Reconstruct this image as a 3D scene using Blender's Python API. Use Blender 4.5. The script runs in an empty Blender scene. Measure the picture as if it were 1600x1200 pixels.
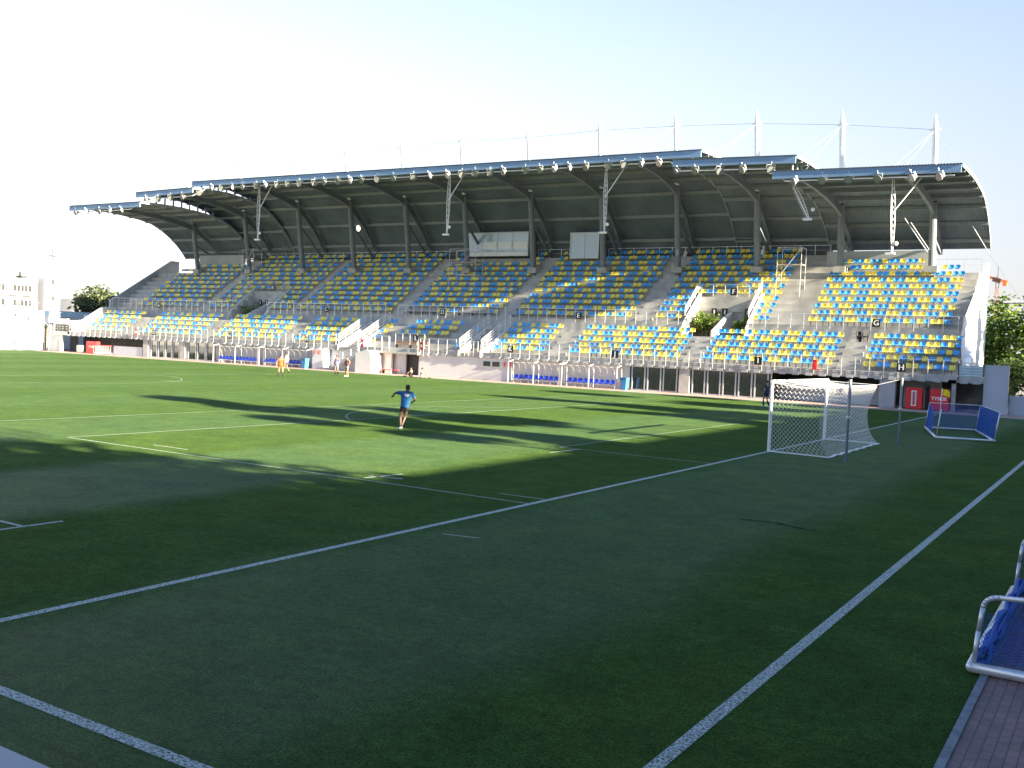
import bpy, bmesh, math, random
from mathutils import Vector, Matrix
random.seed(7)
PI = math.pi
scn = bpy.context.scene
col = scn.collection

# ------------------------------------------------------------------ camera, sky, sun, exposure
def make_camera():
    yaw, pitch, roll = math.radians(32.1186), math.radians(-2.3233), math.radians(2.5007)
    f = Vector((-math.sin(yaw)*math.cos(pitch), math.cos(yaw)*math.cos(pitch), math.sin(pitch)))
    r0 = Vector((math.cos(yaw), math.sin(yaw), 0)); u0 = r0.cross(f)
    r = math.cos(roll)*r0 + math.sin(roll)*u0; u = -math.sin(roll)*r0 + math.cos(roll)*u0
    cd = bpy.data.cameras.new("camera"); cd.sensor_width = 36; cd.lens = 1544.44/1600*36
    cd.clip_start = 0.1; cd.clip_end = 3000
    c = bpy.data.objects.new("camera", cd); col.objects.link(c)
    m = Matrix((r, u, -f)).transposed().to_4x4(); m.translation = Vector((10.855, -38.415, 3.436))
    c.matrix_world = m; scn.camera = c
make_camera()

SUN_DIR = Vector((7.27, -0.45, 2.44)).normalized()      # towards the sun
HAZE = 1.9
w = bpy.data.worlds.new("World"); scn.world = w; w.use_nodes = True
nt = w.node_tree; bg = nt.nodes["Background"]
sky = nt.nodes.new("ShaderNodeTexSky"); sky.sky_type = 'NISHITA'; sky.sun_disc = False
sky.sun_elevation = math.asin(SUN_DIR.z); sky.sun_rotation = math.atan2(SUN_DIR.x, SUN_DIR.y)
sky.altitude = 100; sky.air_density = 1.0; sky.dust_density = 1.5; sky.ozone_density = 1.5
# summer haze: the sky pales towards the horizon, most of all away from the zenith
wtc = nt.nodes.new("ShaderNodeTexCoord"); wsep = nt.nodes.new("ShaderNodeSeparateXYZ"); nt.links.new(wtc.outputs["Generated"], wsep.inputs[0])
wmr = nt.nodes.new("ShaderNodeMapRange"); wmr.inputs[1].default_value = 0.02; wmr.inputs[2].default_value = 0.62
wmr.inputs[3].default_value = 1.0; wmr.inputs[4].default_value = 0.0; nt.links.new(wsep.outputs[2], wmr.inputs[0])
wpw = nt.nodes.new("ShaderNodeMath"); wpw.operation = 'POWER'; wpw.inputs[1].default_value = 1.2; nt.links.new(wmr.outputs[0], wpw.inputs[0])
wmx = nt.nodes.new("ShaderNodeMix"); wmx.data_type = 'RGBA'; 
waz = nt.nodes.new("ShaderNodeMapRange"); waz.inputs[1].default_value = 0.05; waz.inputs[2].default_value = -0.9
waz.inputs[3].default_value = HAZE; waz.inputs[4].default_value = HAZE*2.2; nt.links.new(wsep.outputs[0], waz.inputs[0])
wcv = nt.nodes.new("ShaderNodeVectorMath"); wcv.operation = 'SCALE'; wcv.inputs[0].default_value = (1.07, 1.03, 1.0)
nt.links.new(waz.outputs[0], wcv.inputs["Scale"]); nt.links.new(wcv.outputs[0], wmx.inputs[7])
wtn = nt.nodes.new("ShaderNodeVectorMath"); wtn.operation = 'MULTIPLY'; wtn.inputs[1].default_value = (0.66, 0.86, 1.10)
nt.links.new(sky.outputs[0], wtn.inputs[0])
nt.links.new(wpw.outputs[0], wmx.inputs[0]); nt.links.new(wtn.outputs[0], wmx.inputs[6])
nt.links.new(wmx.outputs[2], bg.inputs[0]); bg.inputs[1].default_value = 0.05
sd = bpy.data.lights.new("sun", 'SUN'); sd.energy = 5.0; sd.angle = math.radians(0.5); sd.color = (1.0, 0.87, 0.64)
so = bpy.data.objects.new("sun", sd); col.objects.link(so)
so.rotation_euler = SUN_DIR.to_track_quat('Z', 'Y').to_euler(); so.location = (60, -10, 60)
scn.view_settings.view_transform = 'Standard'; scn.view_settings.look = 'None'
scn.view_settings.exposure = 2.9; scn.view_settings.gamma = 1.0

# ------------------------------------------------------------------ materials
MATS = {}
def mat(name, c, rough=0.7, metal=0.0, var=0.12, scale=3.0, spec=0.4, bump=0.0, bscale=30.0, alpha=1.0, trans=0.0):
    m = bpy.data.materials.new(name); m.use_nodes = True
    t = m.node_tree; b = t.nodes["Principled BSDF"]
    b.inputs["Roughness"].default_value = rough; b.inputs["Metallic"].default_value = metal
    b.inputs["Specular IOR Level"].default_value = spec
    b.inputs["Alpha"].default_value = alpha
    if trans: b.inputs["Transmission Weight"].default_value = trans
    tc = t.nodes.new("ShaderNodeTexCoord"); n = t.nodes.new("ShaderNodeTexNoise")
    n.inputs["Scale"].default_value = scale; n.inputs["Detail"].default_value = 6
    t.links.new(tc.outputs["Object"], n.inputs["Vector"])
    r = t.nodes.new("ShaderNodeValToRGB"); e = r.color_ramp.elements
    e[0].position = 0.3; e[1].position = 0.7
    e[0].color = (*[max(0, v*(1-var)) for v in c], 1); e[1].color = (*[min(1, v*(1+var)) for v in c], 1)
    t.links.new(n.outputs["Fac"], r.inputs["Fac"]); t.links.new(r.outputs["Color"], b.inputs["Base Color"])
    if bump:
        n2 = t.nodes.new("ShaderNodeTexNoise"); n2.inputs["Scale"].default_value = bscale; n2.inputs["Detail"].default_value = 4
        t.links.new(tc.outputs["Object"], n2.inputs["Vector"])
        bp = t.nodes.new("ShaderNodeBump"); bp.inputs["Strength"].default_value = bump; bp.inputs["Distance"].default_value = 0.02
        t.links.new(n2.outputs["Fac"], bp.inputs["Height"]); t.links.new(bp.outputs["Normal"], b.inputs["Normal"])
    MATS[name] = m
    return m
mat('concrete', (0.38, 0.37, 0.35), 0.85, var=0.22, scale=1.2, bump=0.2, bscale=12)
mat('terrace', (0.40, 0.39, 0.37), 0.9, var=0.20, scale=0.9, bump=0.2, bscale=10)
mat('whitewall', (0.60, 0.595, 0.585), 0.8, var=0.06, scale=0.7)
mat('greywall', (0.36, 0.38, 0.40), 0.8, var=0.10, scale=1.0)
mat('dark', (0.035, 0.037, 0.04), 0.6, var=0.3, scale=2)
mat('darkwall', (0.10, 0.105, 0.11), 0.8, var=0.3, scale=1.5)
mat('farwindow', (0.018, 0.02, 0.022), 0.5, var=0.3)
mat('fargrey', (0.035, 0.038, 0.04), 0.7, var=0.2)
mat('steel', (0.42, 0.45, 0.48), 0.45, 0.3, var=0.10)
mat('fascia', (0.16, 0.26, 0.40), 0.45, 0.2, var=0.10, scale=0.6)
mat('roofsheet', (0.135, 0.17, 0.195), 0.6, 0.2, var=0.18, scale=0.5)
mat('roofbeam', (0.15, 0.18, 0.20), 0.6, 0.1, var=0.15, scale=1)
mat('columnpaint', (0.16, 0.185, 0.21), 0.55, var=0.08)
mat('whitepaint', (0.72, 0.72, 0.715), 0.45, var=0.04)
mat('railpaint', (0.44, 0.44, 0.44), 0.5, var=0.06)
mat('galv', (0.58, 0.60, 0.62), 0.35, 0.5, var=0.12, scale=6)
mat('chrome', (0.75, 0.76, 0.78), 0.18, 0.9, var=0.08)
mat('lampglass', (0.22, 0.23, 0.24), 0.15, 0.3, spec=0.8)
mat('lampmetal', (0.50, 0.50, 0.50), 0.35, 0.6)
mat('purlin', (0.23, 0.25, 0.265), 0.6, 0.1)
mat('seatyellow', (0.74, 0.63, 0.11), 0.45, var=0.12, scale=0.8)
mat('seatblue', (0.065, 0.32, 0.69), 0.45, var=0.14, scale=0.8)
mat('benchblue', (0.015, 0.05, 0.45), 0.5)
mat('red', (0.62, 0.025, 0.03), 0.5, var=0.08)
mat('black', (0.012, 0.012, 0.013), 0.55, var=0.3)
mat('white', (0.82, 0.82, 0.82), 0.6, var=0.03)
mat('netwhite', (0.80, 0.80, 0.80), 0.8, var=0.05)
mat('netblue', (0.015, 0.085, 0.34), 0.7, var=0.2, scale=2)
mat('bluepaint', (0.03, 0.14, 0.5), 0.5)
mat('binblue', (0.04, 0.16, 0.34), 0.5)
mat('yellowcloth', (0.85, 0.62, 0.02), 0.7)
mat('polegrey2', (0.24, 0.26, 0.29), 0.5, 0.1)
mat('polegrey', (0.12, 0.15, 0.20), 0.5, 0.2)
mat('glassdark', (0.03, 0.035, 0.04), 0.06, 0.0, var=0.3, spec=0.8)
mat('glassblue', (0.42, 0.54, 0.66), 0.12, 0.0, var=0.08, spec=0.8)
mat('canopy', (0.62, 0.64, 0.66), 0.25, 0.0, var=0.08, alpha=0.28)
mat('panelgrey', (0.40, 0.44, 0.50), 0.5, var=0.07, scale=0.8)
mat('plank', (0.22, 0.15, 0.11), 0.8, var=0.25, scale=4)
mat('cloth', (0.80, 0.78, 0.79), 0.8, var=0.05)
mat('trunk', (0.10, 0.075, 0.05), 0.9, var=0.3, scale=4)
mat('skin', (0.28, 0.145, 0.095), 0.55, var=0.06)
mat('skindark', (0.062, 0.033, 0.022), 0.55, var=0.06)
mat('hair', (0.018, 0.013, 0.010), 0.7, var=0.3, scale=20)
mat('shirtblue', (0.008, 0.078, 0.22), 0.8, var=0.1, scale=6)
mat('navy', (0.015, 0.022, 0.07), 0.8, var=0.2, scale=6)
mat('orange', (0.45, 0.085, 0.006), 0.8, var=0.08, scale=6)
mat('shirtwhite', (0.46, 0.46, 0.49), 0.8, var=0.05)
mat('shirtviolet', (0.12, 0.13, 0.36), 0.8)
mat('brown', (0.10, 0.045, 0.045), 0.8)
mat('rooftile', (0.12, 0.07, 0.06), 0.8, var=0.2, scale=1)
mat('plaster', (0.40, 0.36, 0.32), 0.9, var=0.1, scale=0.5)
mat('banner', (0.80, 0.80, 0.79), 0.7, var=0.05, scale=0.4)
mat('smudge', (0.034, 0.035, 0.042), 0.8, var=0.2)
mat('craneorange', (0.75, 0.18, 0.05), 0.6)
mat('paleblue', (0.35, 0.50, 0.60), 0.5)

def leafmat(name, c1, c2):
    m = bpy.data.materials.new(name); m.use_nodes = True
    t = m.node_tree; b = t.nodes["Principled BSDF"]
    b.inputs["Roughness"].default_value = 0.6; b.inputs["Specular IOR Level"].default_value = 0.25
    g = t.nodes.new("ShaderNodeNewGeometry"); r = t.nodes.new("ShaderNodeValToRGB")
    r.color_ramp.elements[0].color = (*c1, 1); r.color_ramp.elements[1].color = (*c2, 1)
    t.links.new(g.outputs["Random Per Island"], r.inputs["Fac"]); t.links.new(r.outputs["Color"], b.inputs["Base Color"])
    tr = t.nodes.new("ShaderNodeBsdfTranslucent"); t.links.new(r.outputs["Color"], tr.inputs["Color"])
    mx = t.nodes.new("ShaderNodeMixShader"); mx.inputs[0].default_value = 0.3
    out = t.nodes["Material Output"]
    t.links.new(b.outputs[0], mx.inputs[1]); t.links.new(tr.outputs[0], mx.inputs[2]); t.links.new(mx.outputs[0], out.inputs[0])
    MATS[name] = m
leafmat('leaf', (0.035, 0.065, 0.018), (0.09, 0.14, 0.035))
leafmat('leafbright', (0.065, 0.12, 0.016), (0.14, 0.21, 0.03))
leafmat('leafpale', (0.06, 0.085, 0.04), (0.11, 0.13, 0.06))

def turf_material(name, line=False):
    m = bpy.data.materials.new(name); m.use_nodes = True
    t = m.node_tree; N = t.nodes; L = t.links; b = N["Principled BSDF"]
    b.inputs["Roughness"].default_value = 1.0; b.inputs["Specular IOR Level"].default_value = 0.04
    tc = N.new("ShaderNodeTexCoord"); sep = N.new("ShaderNodeSeparateXYZ"); L.new(tc.outputs["Object"], sep.inputs[0])
    def math_(op, a, b_=None, c=None):
        n = N.new("ShaderNodeMath"); n.operation = op
        for i, v in enumerate((a, b_, c)):
            if v is None: continue
            if hasattr(v, 'links'): L.new(v, n.inputs[i])
            else: n.inputs[i].default_value = v
        return n.outputs[0]
    def noise(scale, detail=4, rough=0.6):
        n = N.new("ShaderNodeTexNoise"); n.inputs["Scale"].default_value = scale; n.inputs["Detail"].default_value = detail
        n.inputs["Roughness"].default_value = rough; L.new(tc.outputs["Object"], n.inputs["Vector"]); return n.outputs["Fac"]
    def mix(f, c1, c2, mode='MIX'):
        n = N.new("ShaderNodeMix"); n.data_type = 'RGBA'; n.blend_type = mode
        for i, v in ((0, f), (6, c1), (7, c2)):
            if hasattr(v, 'links'): L.new(v, n.inputs[i])
            elif i == 0: n.inputs[i].default_value = v
            else: n.inputs[i].default_value = (*v, 1)
        return n.outputs[2]
    # rolls of turf laid across the pitch, nap brushed alternately
    wob = math_('MULTIPLY', math_('SUBTRACT', noise(0.12, 2), 0.5), 1.6)
    ph = math_('MULTIPLY', math_('ADD', sep.outputs[0], wob), PI/5.5)
    nap = math_('SINE', ph)
    nap = N_clamp = math_('MULTIPLY', math_('ADD', math_('MINIMUM', math_('MAXIMUM', math_('MULTIPLY', nap, 3.0), -1.0), 1.0), 1.0), 0.5)
    big = noise(0.35, 5)
    fd = N.new("ShaderNodeMapRange"); fd.inputs[1].default_value = -26; fd.inputs[2].default_value = -9
    fd.inputs[3].default_value = 0.3; fd.inputs[4].default_value = 1.0; L.new(sep.outputs[0], fd.inputs[0])
    nap = math_('ADD', math_('MULTIPLY', math_('SUBTRACT', nap, 0.5), fd.outputs[0]), 0.5)
    c = mix(nap, (0.032, 0.070, 0.021), (0.039, 0.083, 0.036))  # light nap's bluer tone puts sky sheen into the colour
    L.new(math_('ADD', math_('MULTIPLY', nap, 0.026), 0.014), b.inputs['Specular IOR Level'])
    rg = math_('SUBTRACT', 1.0, math_('MULTIPLY', nap, 0.32)); L.new(rg, b.inputs['Roughness'])
    c = mix(math_('MULTIPLY', big, 0.5), c, (0.098, 0.142, 0.020))
    fine = noise(34, 6, 0.85)
    rr = N.new("ShaderNodeMapRange"); rr.inputs[1].default_value = 0.32; rr.inputs[2].default_value = 0.68
    rr.inputs[3].default_value = 0.02; rr.inputs[4].default_value = 2.0; L.new(fine, rr.inputs[0])
    mid = noise(7, 4, 0.7)
    rm = N.new("ShaderNodeMapRange"); rm.inputs[1].default_value = 0.3; rm.inputs[2].default_value = 0.7
    rm.inputs[3].default_value = 0.72; rm.inputs[4].default_value = 1.28; L.new(mid, rm.inputs[0])
    sc = N.new("ShaderNodeVectorMath"); sc.operation = 'SCALE'
    L.new(c, sc.inputs[0]); rp = N.new("ShaderNodeMapRange"); rp.inputs[1].default_value = 0.35; rp.inputs[2].default_value = 0.65
    rp.inputs[3].default_value = 0.84; rp.inputs[4].default_value = 1.14; L.new(noise(1.1, 5, 0.65), rp.inputs[0])
    L.new(math_('MULTIPLY', math_('MULTIPLY', rr.outputs[0], rm.outputs[0]), rp.outputs[0]), sc.inputs["Scale"])
    cc = sc.outputs[0]
    # seams along the length of the pitch
    fr = math_('ABSOLUTE', math_('SUBTRACT', math_('FRACT', math_('MULTIPLY', math_('ADD', sep.outputs[1], 101.3), 1/4.1)), 0.5))
    seam = math_('MULTIPLY', math_('LESS_THAN', fr, 0.006), 0.22)
    cc = mix(seam, cc, (0.012, 0.03, 0.010))
    if line:
        thr = N.new("ShaderNodeMapRange"); thr.inputs[1].default_value = 0.40; thr.inputs[2].default_value = 0.56
        n3 = noise(38, 4, 0.75); L.new(n3, thr.inputs[0])
        cc = mix(math_('MULTIPLY', thr.outputs[0], line), cc, (0.66, 0.68, 0.66))
    L.new(cc, b.inputs["Base Color"])
    b.inputs["Sheen Weight"].default_value = 0.0; b.inputs["Sheen Roughness"].default_value = 0.35; b.inputs["Sheen Tint"].default_value = (0.5, 0.8, 0.75, 1)
    bp = N.new("ShaderNodeBump"); bp.inputs["Strength"].default_value = 0.9; bp.inputs["Distance"].default_value = 0.03
    L.new(fine, bp.inputs["Height"]); L.new(bp.outputs["Normal"], b.inputs["Normal"])
    MATS[name] = m
turf_material('turf'); turf_material('turfline', 0.9); turf_material('turffaint', 0.72)

def paving_material():
    m = bpy.data.materials.new('paving'); m.use_nodes = True
    t = m.node_tree; b = t.nodes["Principled BSDF"]; b.inputs["Roughness"].default_value = 0.85
    tc = t.nodes.new("ShaderNodeTexCoord"); br = t.nodes.new("ShaderNodeTexBrick")
    mp = t.nodes.new("ShaderNodeMapping"); mp.inputs["Rotation"].default_value = (0, 0, PI/2)
    t.links.new(tc.outputs["Object"], mp.inputs["Vector"]); t.links.new(mp.outputs[0], br.inputs["Vector"])
    br.inputs["Color1"].default_value = (0.30, 0.17, 0.15, 1); br.inputs["Color2"].default_value = (0.24, 0.15, 0.14, 1)
    br.inputs["Mortar"].default_value = (0.13, 0.10, 0.09, 1)
    br.inputs["Scale"].default_value = 1.0; br.inputs["Mortar Size"].default_value = 0.008
    br.inputs["Brick Width"].default_value = 0.2; br.inputs["Row Height"].default_value = 0.1
    n = t.nodes.new("ShaderNodeTexNoise"); n.inputs["Scale"].default_value = 2.5; t.links.new(tc.outputs["Object"], n.inputs["Vector"])
    mx = t.nodes.new("ShaderNodeMix"); mx.data_type = 'RGBA'; mx.blend_type = 'MULTIPLY'; mx.inputs[0].default_value = 0.5
    t.links.new(br.outputs["Color"], mx.inputs[6]); t.links.new(n.outputs["Fac"], mx.inputs[7])
    t.links.new(mx.outputs[2], b.inputs["Base Color"])
    MATS['paving'] = m
paving_material()
mat('ground', (0.16, 0.15, 0.135), 0.9, var=0.25, scale=0.3)
mat('turfscuff', (0.020, 0.036, 0.018), 1.0, var=0.5, scale=14, spec=0.02)
mat('strip', (0.34, 0.22, 0.18), 0.9, var=0.2, scale=1.5)
mat('railgrey', (0.15, 0.17, 0.20), 0.4, 0.2)
mat('edging', (0.17, 0.175, 0.185), 0.85, var=0.3, scale=5)
mat('kerb', (0.36, 0.36, 0.36), 0.85, var=0.15, scale=3)

# ------------------------------------------------------------------ mesh helpers
class MB:
    def __init__(s): s.v = []; s.f = []; s.mi = []; s.ms = []
    def m(s, name):
        if name not in s.ms: s.ms.append(name)
        return s.ms.index(name)
    def add(s, vs, fs, mt):
        b = len(s.v); i = s.m(mt); s.v += [tuple(q) for q in vs]
        for f in fs: s.f.append(tuple(b+k for k in f)); s.mi.append(i)
        return s
    def box(s, x0, y0, z0, x1, y1, z1, mt):
        return s.add([(x0,y0,z0),(x1,y0,z0),(x1,y1,z0),(x0,y1,z0),(x0,y0,z1),(x1,y0,z1),(x1,y1,z1),(x0,y1,z1)],
              [(0,3,2,1),(4,5,6,7),(0,1,5,4),(1,2,6,5),(2,3,7,6),(3,0,4,7)], mt)
    def tube(s, a, b, r, mt, n=8, r2=None):
        a = Vector(a); b = Vector(b); d = (b-a)
        if d.length < 1e-6: return s
        d.normalize(); r2 = r if r2 is None else r2
        q = d.to_track_quat('Z', 'Y'); vs = []
        for c, rr in ((a, r), (b, r2)):
            for k in range(n):
                an = 2*PI*(k+.5)/n; vs.append(c + q @ Vector((rr*math.cos(an), rr*math.sin(an), 0)))
        fs = [(k, (k+1) % n, n+(k+1) % n, n+k) for k in range(n)]
        if n > 3: fs += [tuple(range(n-1, -1, -1)), tuple(range(n, 2*n))]
        return s.add(vs, fs, mt)
    def path(s, pts, r, mt, n=8):
        for a, b in zip(pts, pts[1:]): s.tube(a, b, r, mt, n)
        return s
    def bar(s, a, b, w, h, mt, up=(0,0,1)):
        a = Vector(a); b = Vector(b); d = (b-a).normalized(); u = Vector(up)
        sd = d.cross(u)
        if sd.length < 1e-4: sd = d.cross(Vector((0,1,0)))
        sd.normalize(); u = sd.cross(d); vs = []
        for c in (a, b):
            for (i, j) in ((-1,-1),(1,-1),(1,1),(-1,1)): vs.append(c + sd*(i*w/2) + u*(j*h/2))
        return s.add(vs, [(0,1,2,3),(7,6,5,4),(0,4,5,1),(1,5,6,2),(2,6,7,3),(3,7,4,0)], mt)
    def prism(s, prof, x0, x1, mt):      # (y,z) outline run along x
        n = len(prof)
        vs = [(x0, y, z) for y, z in prof] + [(x1, y, z) for y, z in prof]
        fs = [(k, n+k, n+(k+1) % n, (k+1) % n) for k in range(n)] + [tuple(range(n)), tuple(range(2*n-1, n-1, -1))]
        return s.add(vs, fs, mt)
    def prism_y(s, prof, y0, y1, mt):    # (x,z) outline run along y
        n = len(prof)
        vs = [(x, y0, z) for x, z in prof] + [(x, y1, z) for x, z in prof]
        fs = [(k, (k+1) % n, n+(k+1) % n, n+k) for k in range(n)] + [tuple(range(n-1, -1, -1)), tuple(range(n, 2*n))]
        return s.add(vs, fs, mt)
    def ball(s, c, r, mt, n=10, m_=7, sc=(1,1,1)):
        vs = []; fs = []
        for i in range(m_+1):
            th = PI*i/m_
            for k in range(n):
                ph = 2*PI*k/n
                vs.append((c[0]+r*sc[0]*math.sin(th)*math.cos(ph), c[1]+r*sc[1]*math.sin(th)*math.sin(ph), c[2]+r*sc[2]*math.cos(th)))
        for i in range(m_):
            for k in range(n): fs.append((i*n+k, (i+1)*n+k, (i+1)*n+(k+1) % n, i*n+(k+1) % n))
        return s.add(vs, fs, mt)
    def build(s, name, parent=None, smooth=False, loc=None):
        me = bpy.data.meshes.new(name); me.from_pydata(s.v, [], s.f)
        for k in s.ms: me.materials.append(MATS[k])
        me.polygons.foreach_set('material_index', s.mi)
        bm = bmesh.new(); bm.from_mesh(me); bmesh.ops.remove_doubles(bm, verts=bm.verts, dist=1e-5)
        bmesh.ops.recalc_face_normals(bm, faces=bm.faces); bm.to_mesh(me); bm.free()
        if smooth: me.polygons.foreach_set('use_smooth', [True]*len(me.polygons))
        o = bpy.data.objects.new(name, me); col.objects.link(o)
        if parent: o.parent = parent
        if loc: o.location = loc
        return o
def tag(o, label=None, cat=None, group=None, kind=None):
    if label: o['label'] = label
    if cat: o['category'] = cat
    if group: o['group'] = group
    if kind: o['kind'] = kind
    return o
def empty(name, loc=(0,0,0), rz=0, label=None, cat=None, group=None):
    o = bpy.data.objects.new(name, None); col.objects.link(o); o.location = loc; o.rotation_euler = (0,0,rz)
    o.empty_display_size = 0.2
    return tag(o, label, cat, group)
KIDS = {}
def copy_tree(o, parent=None):
    c = o.copy(); col.objects.link(c)
    if parent: c.parent = parent
    for ch in list(o.children): copy_tree(ch, c)
    return c
def text_faces(s, size=1.0):
    cu = bpy.data.curves.new('lettering', 'FONT'); cu.body = s; cu.size = size; cu.align_x = 'CENTER'; cu.align_y = 'CENTER'
    o = bpy.data.objects.new('lettering', cu); col.objects.link(o)
    dg = bpy.context.evaluated_depsgraph_get(); me = o.evaluated_get(dg).to_mesh()
    vs = [v.co.copy() for v in me.vertices]; fs = [tuple(p.vertices) for p in me.polygons]
    o.evaluated_get(dg).to_mesh_clear(); bpy.data.objects.remove(o); bpy.data.curves.remove(cu)
    return vs, fs
def lettering(mb, s, size, c, mt, bold=0.0, nx=(1,0,0)):     # text facing -y at c
    vs, fs = text_faces(s, size)
    mb.add([(c[0]+v.x, c[1], c[2]+v.y) for v in vs], fs, mt)
    if bold:
        for dx in (-bold, bold): mb.add([(c[0]+v.x+dx, c[1]-0.002*(1 if dx > 0 else 2), c[2]+v.y) for v in vs], fs, mt)

# ------------------------------------------------------------------ ground
def sheet(name, pts, z, mt):
    mb = MB(); mb.add([(x, y, z) for x, y in pts], [tuple(range(len(pts)))], mt)
    return tag(mb.build(name), kind='structure')
sheet('ground', [(-900,-600),(900,-600),(900,900),(-900,900)], -0.05, 'ground')
def grid_sheet(name, x0, x1, y0, y1, z, mt):
    return sheet(name, [(x0,y0),(x1,y0),(x1,y1),(x0,y1)], z, mt)
grid_sheet('lawn', -104.5, 9.62, -42, 33.3, 0.0, 'turf')
grid_sheet('paved_path', 9.70, 16, -42, 36, 0.012, 'paving')
grid_sheet('brick_strip', -104.5, 5.5, 33.42, 37.6, 0.0, 'strip')
kb = MB(); kb.box(9.62, -42, -0.04, 9.70, 36, 0.03, 'edging'); tag(kb.build('path_edging'), kind='structure')
kb = MB(); kb.box(-104.5, 33.3, -0.04, 9.6, 33.42, 0.03, 'kerb'); tag(kb.build('pitch_kerb'), kind='structure')
sheet('turf_verge', [(5.5,33.42),(9.6,33.42),(9.6,36.9),(5.5,37.6)], -0.004, 'turf')

def lines():
    mb = MB(); z = 0.004
    def ln(x0, y0, x1, y1, wd=0.065):
        d = Vector((x1-x0, y1-y0, 0)).normalized(); n = Vector((-d.y, d.x, 0))*(wd/2)
        mb.add([(x0-n.x,y0-n.y,z),(x1-n.x,y1-n.y,z),(x1+n.x,y1+n.y,z),(x0+n.x,y0+n.y,z)], [(0,1,2,3)], 'turfline' if wd > .075 else 'turffaint')
    T0, T1 = -33.18, 32.3
    ln(0, T0, 0, T1, 0.14); ln(7.7, T0-0.05, 7.7, T1, 0.14)
    ln(-100.5, T0, -0.07, T0, 0.13); ln(0.07, T0, 7.63, T0, 0.13); ln(-100.5, T1, -0.07, T1)
    ln(-16.5, -20.16, -0.07, -20.16); ln(-16.5, 20.16, -0.07, 20.16); ln(-16.5, -20.1, -16.5, 20.1, 0.07)
    ln(-5.5, -9.16, -0.07, -9.16, 0.06); ln(-5.5, -9.1, -5.5, 9.1, 0.05)
    ln(-22.2, T0+.07, -22.2, T1-.07); ln(-50.3, T0+.07, -50.3, T1-.07)
    # arcs
    def arc(cx, cy, r, a0, a1, n=24, wd=0.06):
        ps = [(cx+r*math.cos(a0+(a1-a0)*k/n), cy+r*math.sin(a0+(a1-a0)*k/n)) for k in range(n+1)]
        for a, b in zip(ps, ps[1:]): ln(*a, *b, wd)
    a = math.acos(5.5/9.15); arc(-11, 0, 9.15, PI-a+.02, PI+a-.02)
    arc(-50.3, 0, 9.15, -PI/2+.02, PI/2-.02); 
    arc(0, T1, 1.0, PI+.1, 1.5*PI-.1, 6)
    # short rugby dashes
    ln(-13.45, -19.4, -11.95, -19.4)
    ln(-4.92, -19.9, -4.76, -18.6, .09); ln(-5.1, -19.5, -4.2, -19.3, .09)
    ln(-4.85, -30.2, -4.82, -28.0, 0.09); ln(-6.4, -28.72, -4.9, -28.72, 0.09)
    ln(-4.87, -10.9, -4.74, -9.1, 0.08); ln(-1.3, -19.42, -.1, -19.38, 0.06); ln(.6, -24.2, 1.3, -24.05, 0.05)
    ln(-32, -15.5, -29.5, -15.5); ln(-32, 14, -29.5, 14); ln(-44, 5, -41.5, 5); ln(-38, 20, -36, 20)
    tag(mb.build('pitch_markings'), kind='structure')
lines()

def scuff():
    pts = [(4.05,-18.55),(4.46,-18.42),(4.82,-18.36),(5.25,-18.61),(5.7,-18.7)]; mb = MB(); rn = random.Random(3); vs = []
    for k in range(41):
        t = k/40*(len(pts)-1); i = min(int(t), len(pts)-2); q = t-i
        x = pts[i][0]+(pts[i+1][0]-pts[i][0])*q; y = pts[i][1]+(pts[i+1][1]-pts[i][1])*q
        h = .02+.11*abs(math.sin(k*.35))*rn.uniform(.4, 1)
        vs += [(x, y-h*rn.uniform(.5,1), .003), (x+.02, y+h*rn.uniform(.5,1), .003)]
    mb.add(vs, [(2*k, 2*k+1, 2*k+3, 2*k+2) for k in range(40)], 'turfscuff'); tag(mb.build('turf_scuff'), kind='structure')
scuff()
# ------------------------------------------------------------------ the grandstand
stand = empty('grandstand', (-51, 37.3, 0), 0, 'long concrete grandstand with curved stepped roof, blue and yellow seating and white masts', 'grandstand')
SO = Vector((-51, 37.3, 0))
def part(mb, name, parent=stand, smooth=False, label=None):
    mb.v = [(x-SO.x, y-SO.y, z-SO.z) for x, y, z in mb.v] if parent is stand else mb.v
    o = mb.build(name, parent, smooth)
    if label: o['label'] = label
    return o
def sub(mb, name, parent):
    mb.v = [(x-SO.x, y-SO.y, z-SO.z) for x, y, z in mb.v]
    return mb.build(name, parent)
XL, XR = -103.6, -0.35
LR, LT, LZ = 0.55, 0.80, 2.57
UR, UT, UY, UZ = 0.61, 0.85, 43.9, 6.05
def low_prof(n=5):
    p = [(37.3, 2.08), (37.3, 2.52), (37.42, 2.52), (37.42, LZ)]
    for i in range(1, n):
        p += [(38.3+LT*i, LZ+LR*(i-1)), (38.3+LT*i, LZ+LR*i)]
    p += [(43.9, LZ+LR*(n-1)+0.02), (43.9, 2.08)]
    return p
def up_prof(n, start=0):
    y0 = UY+UT*start
    p = [(y0, 4.0)]
    for i in range(start, n):
        p += [(UY+UT*i, UZ+UR*i), (UY+UT*(i+1), UZ+UR*i)]
    p += [(UY+UT*n, 4.0)]
    return p
VOM_UP = [(-23.0, -17.4), (-80.8, -75.0)]
VOM_LOW = [(-57.6, -55.2), (-42.6, -40.3)]
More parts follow.
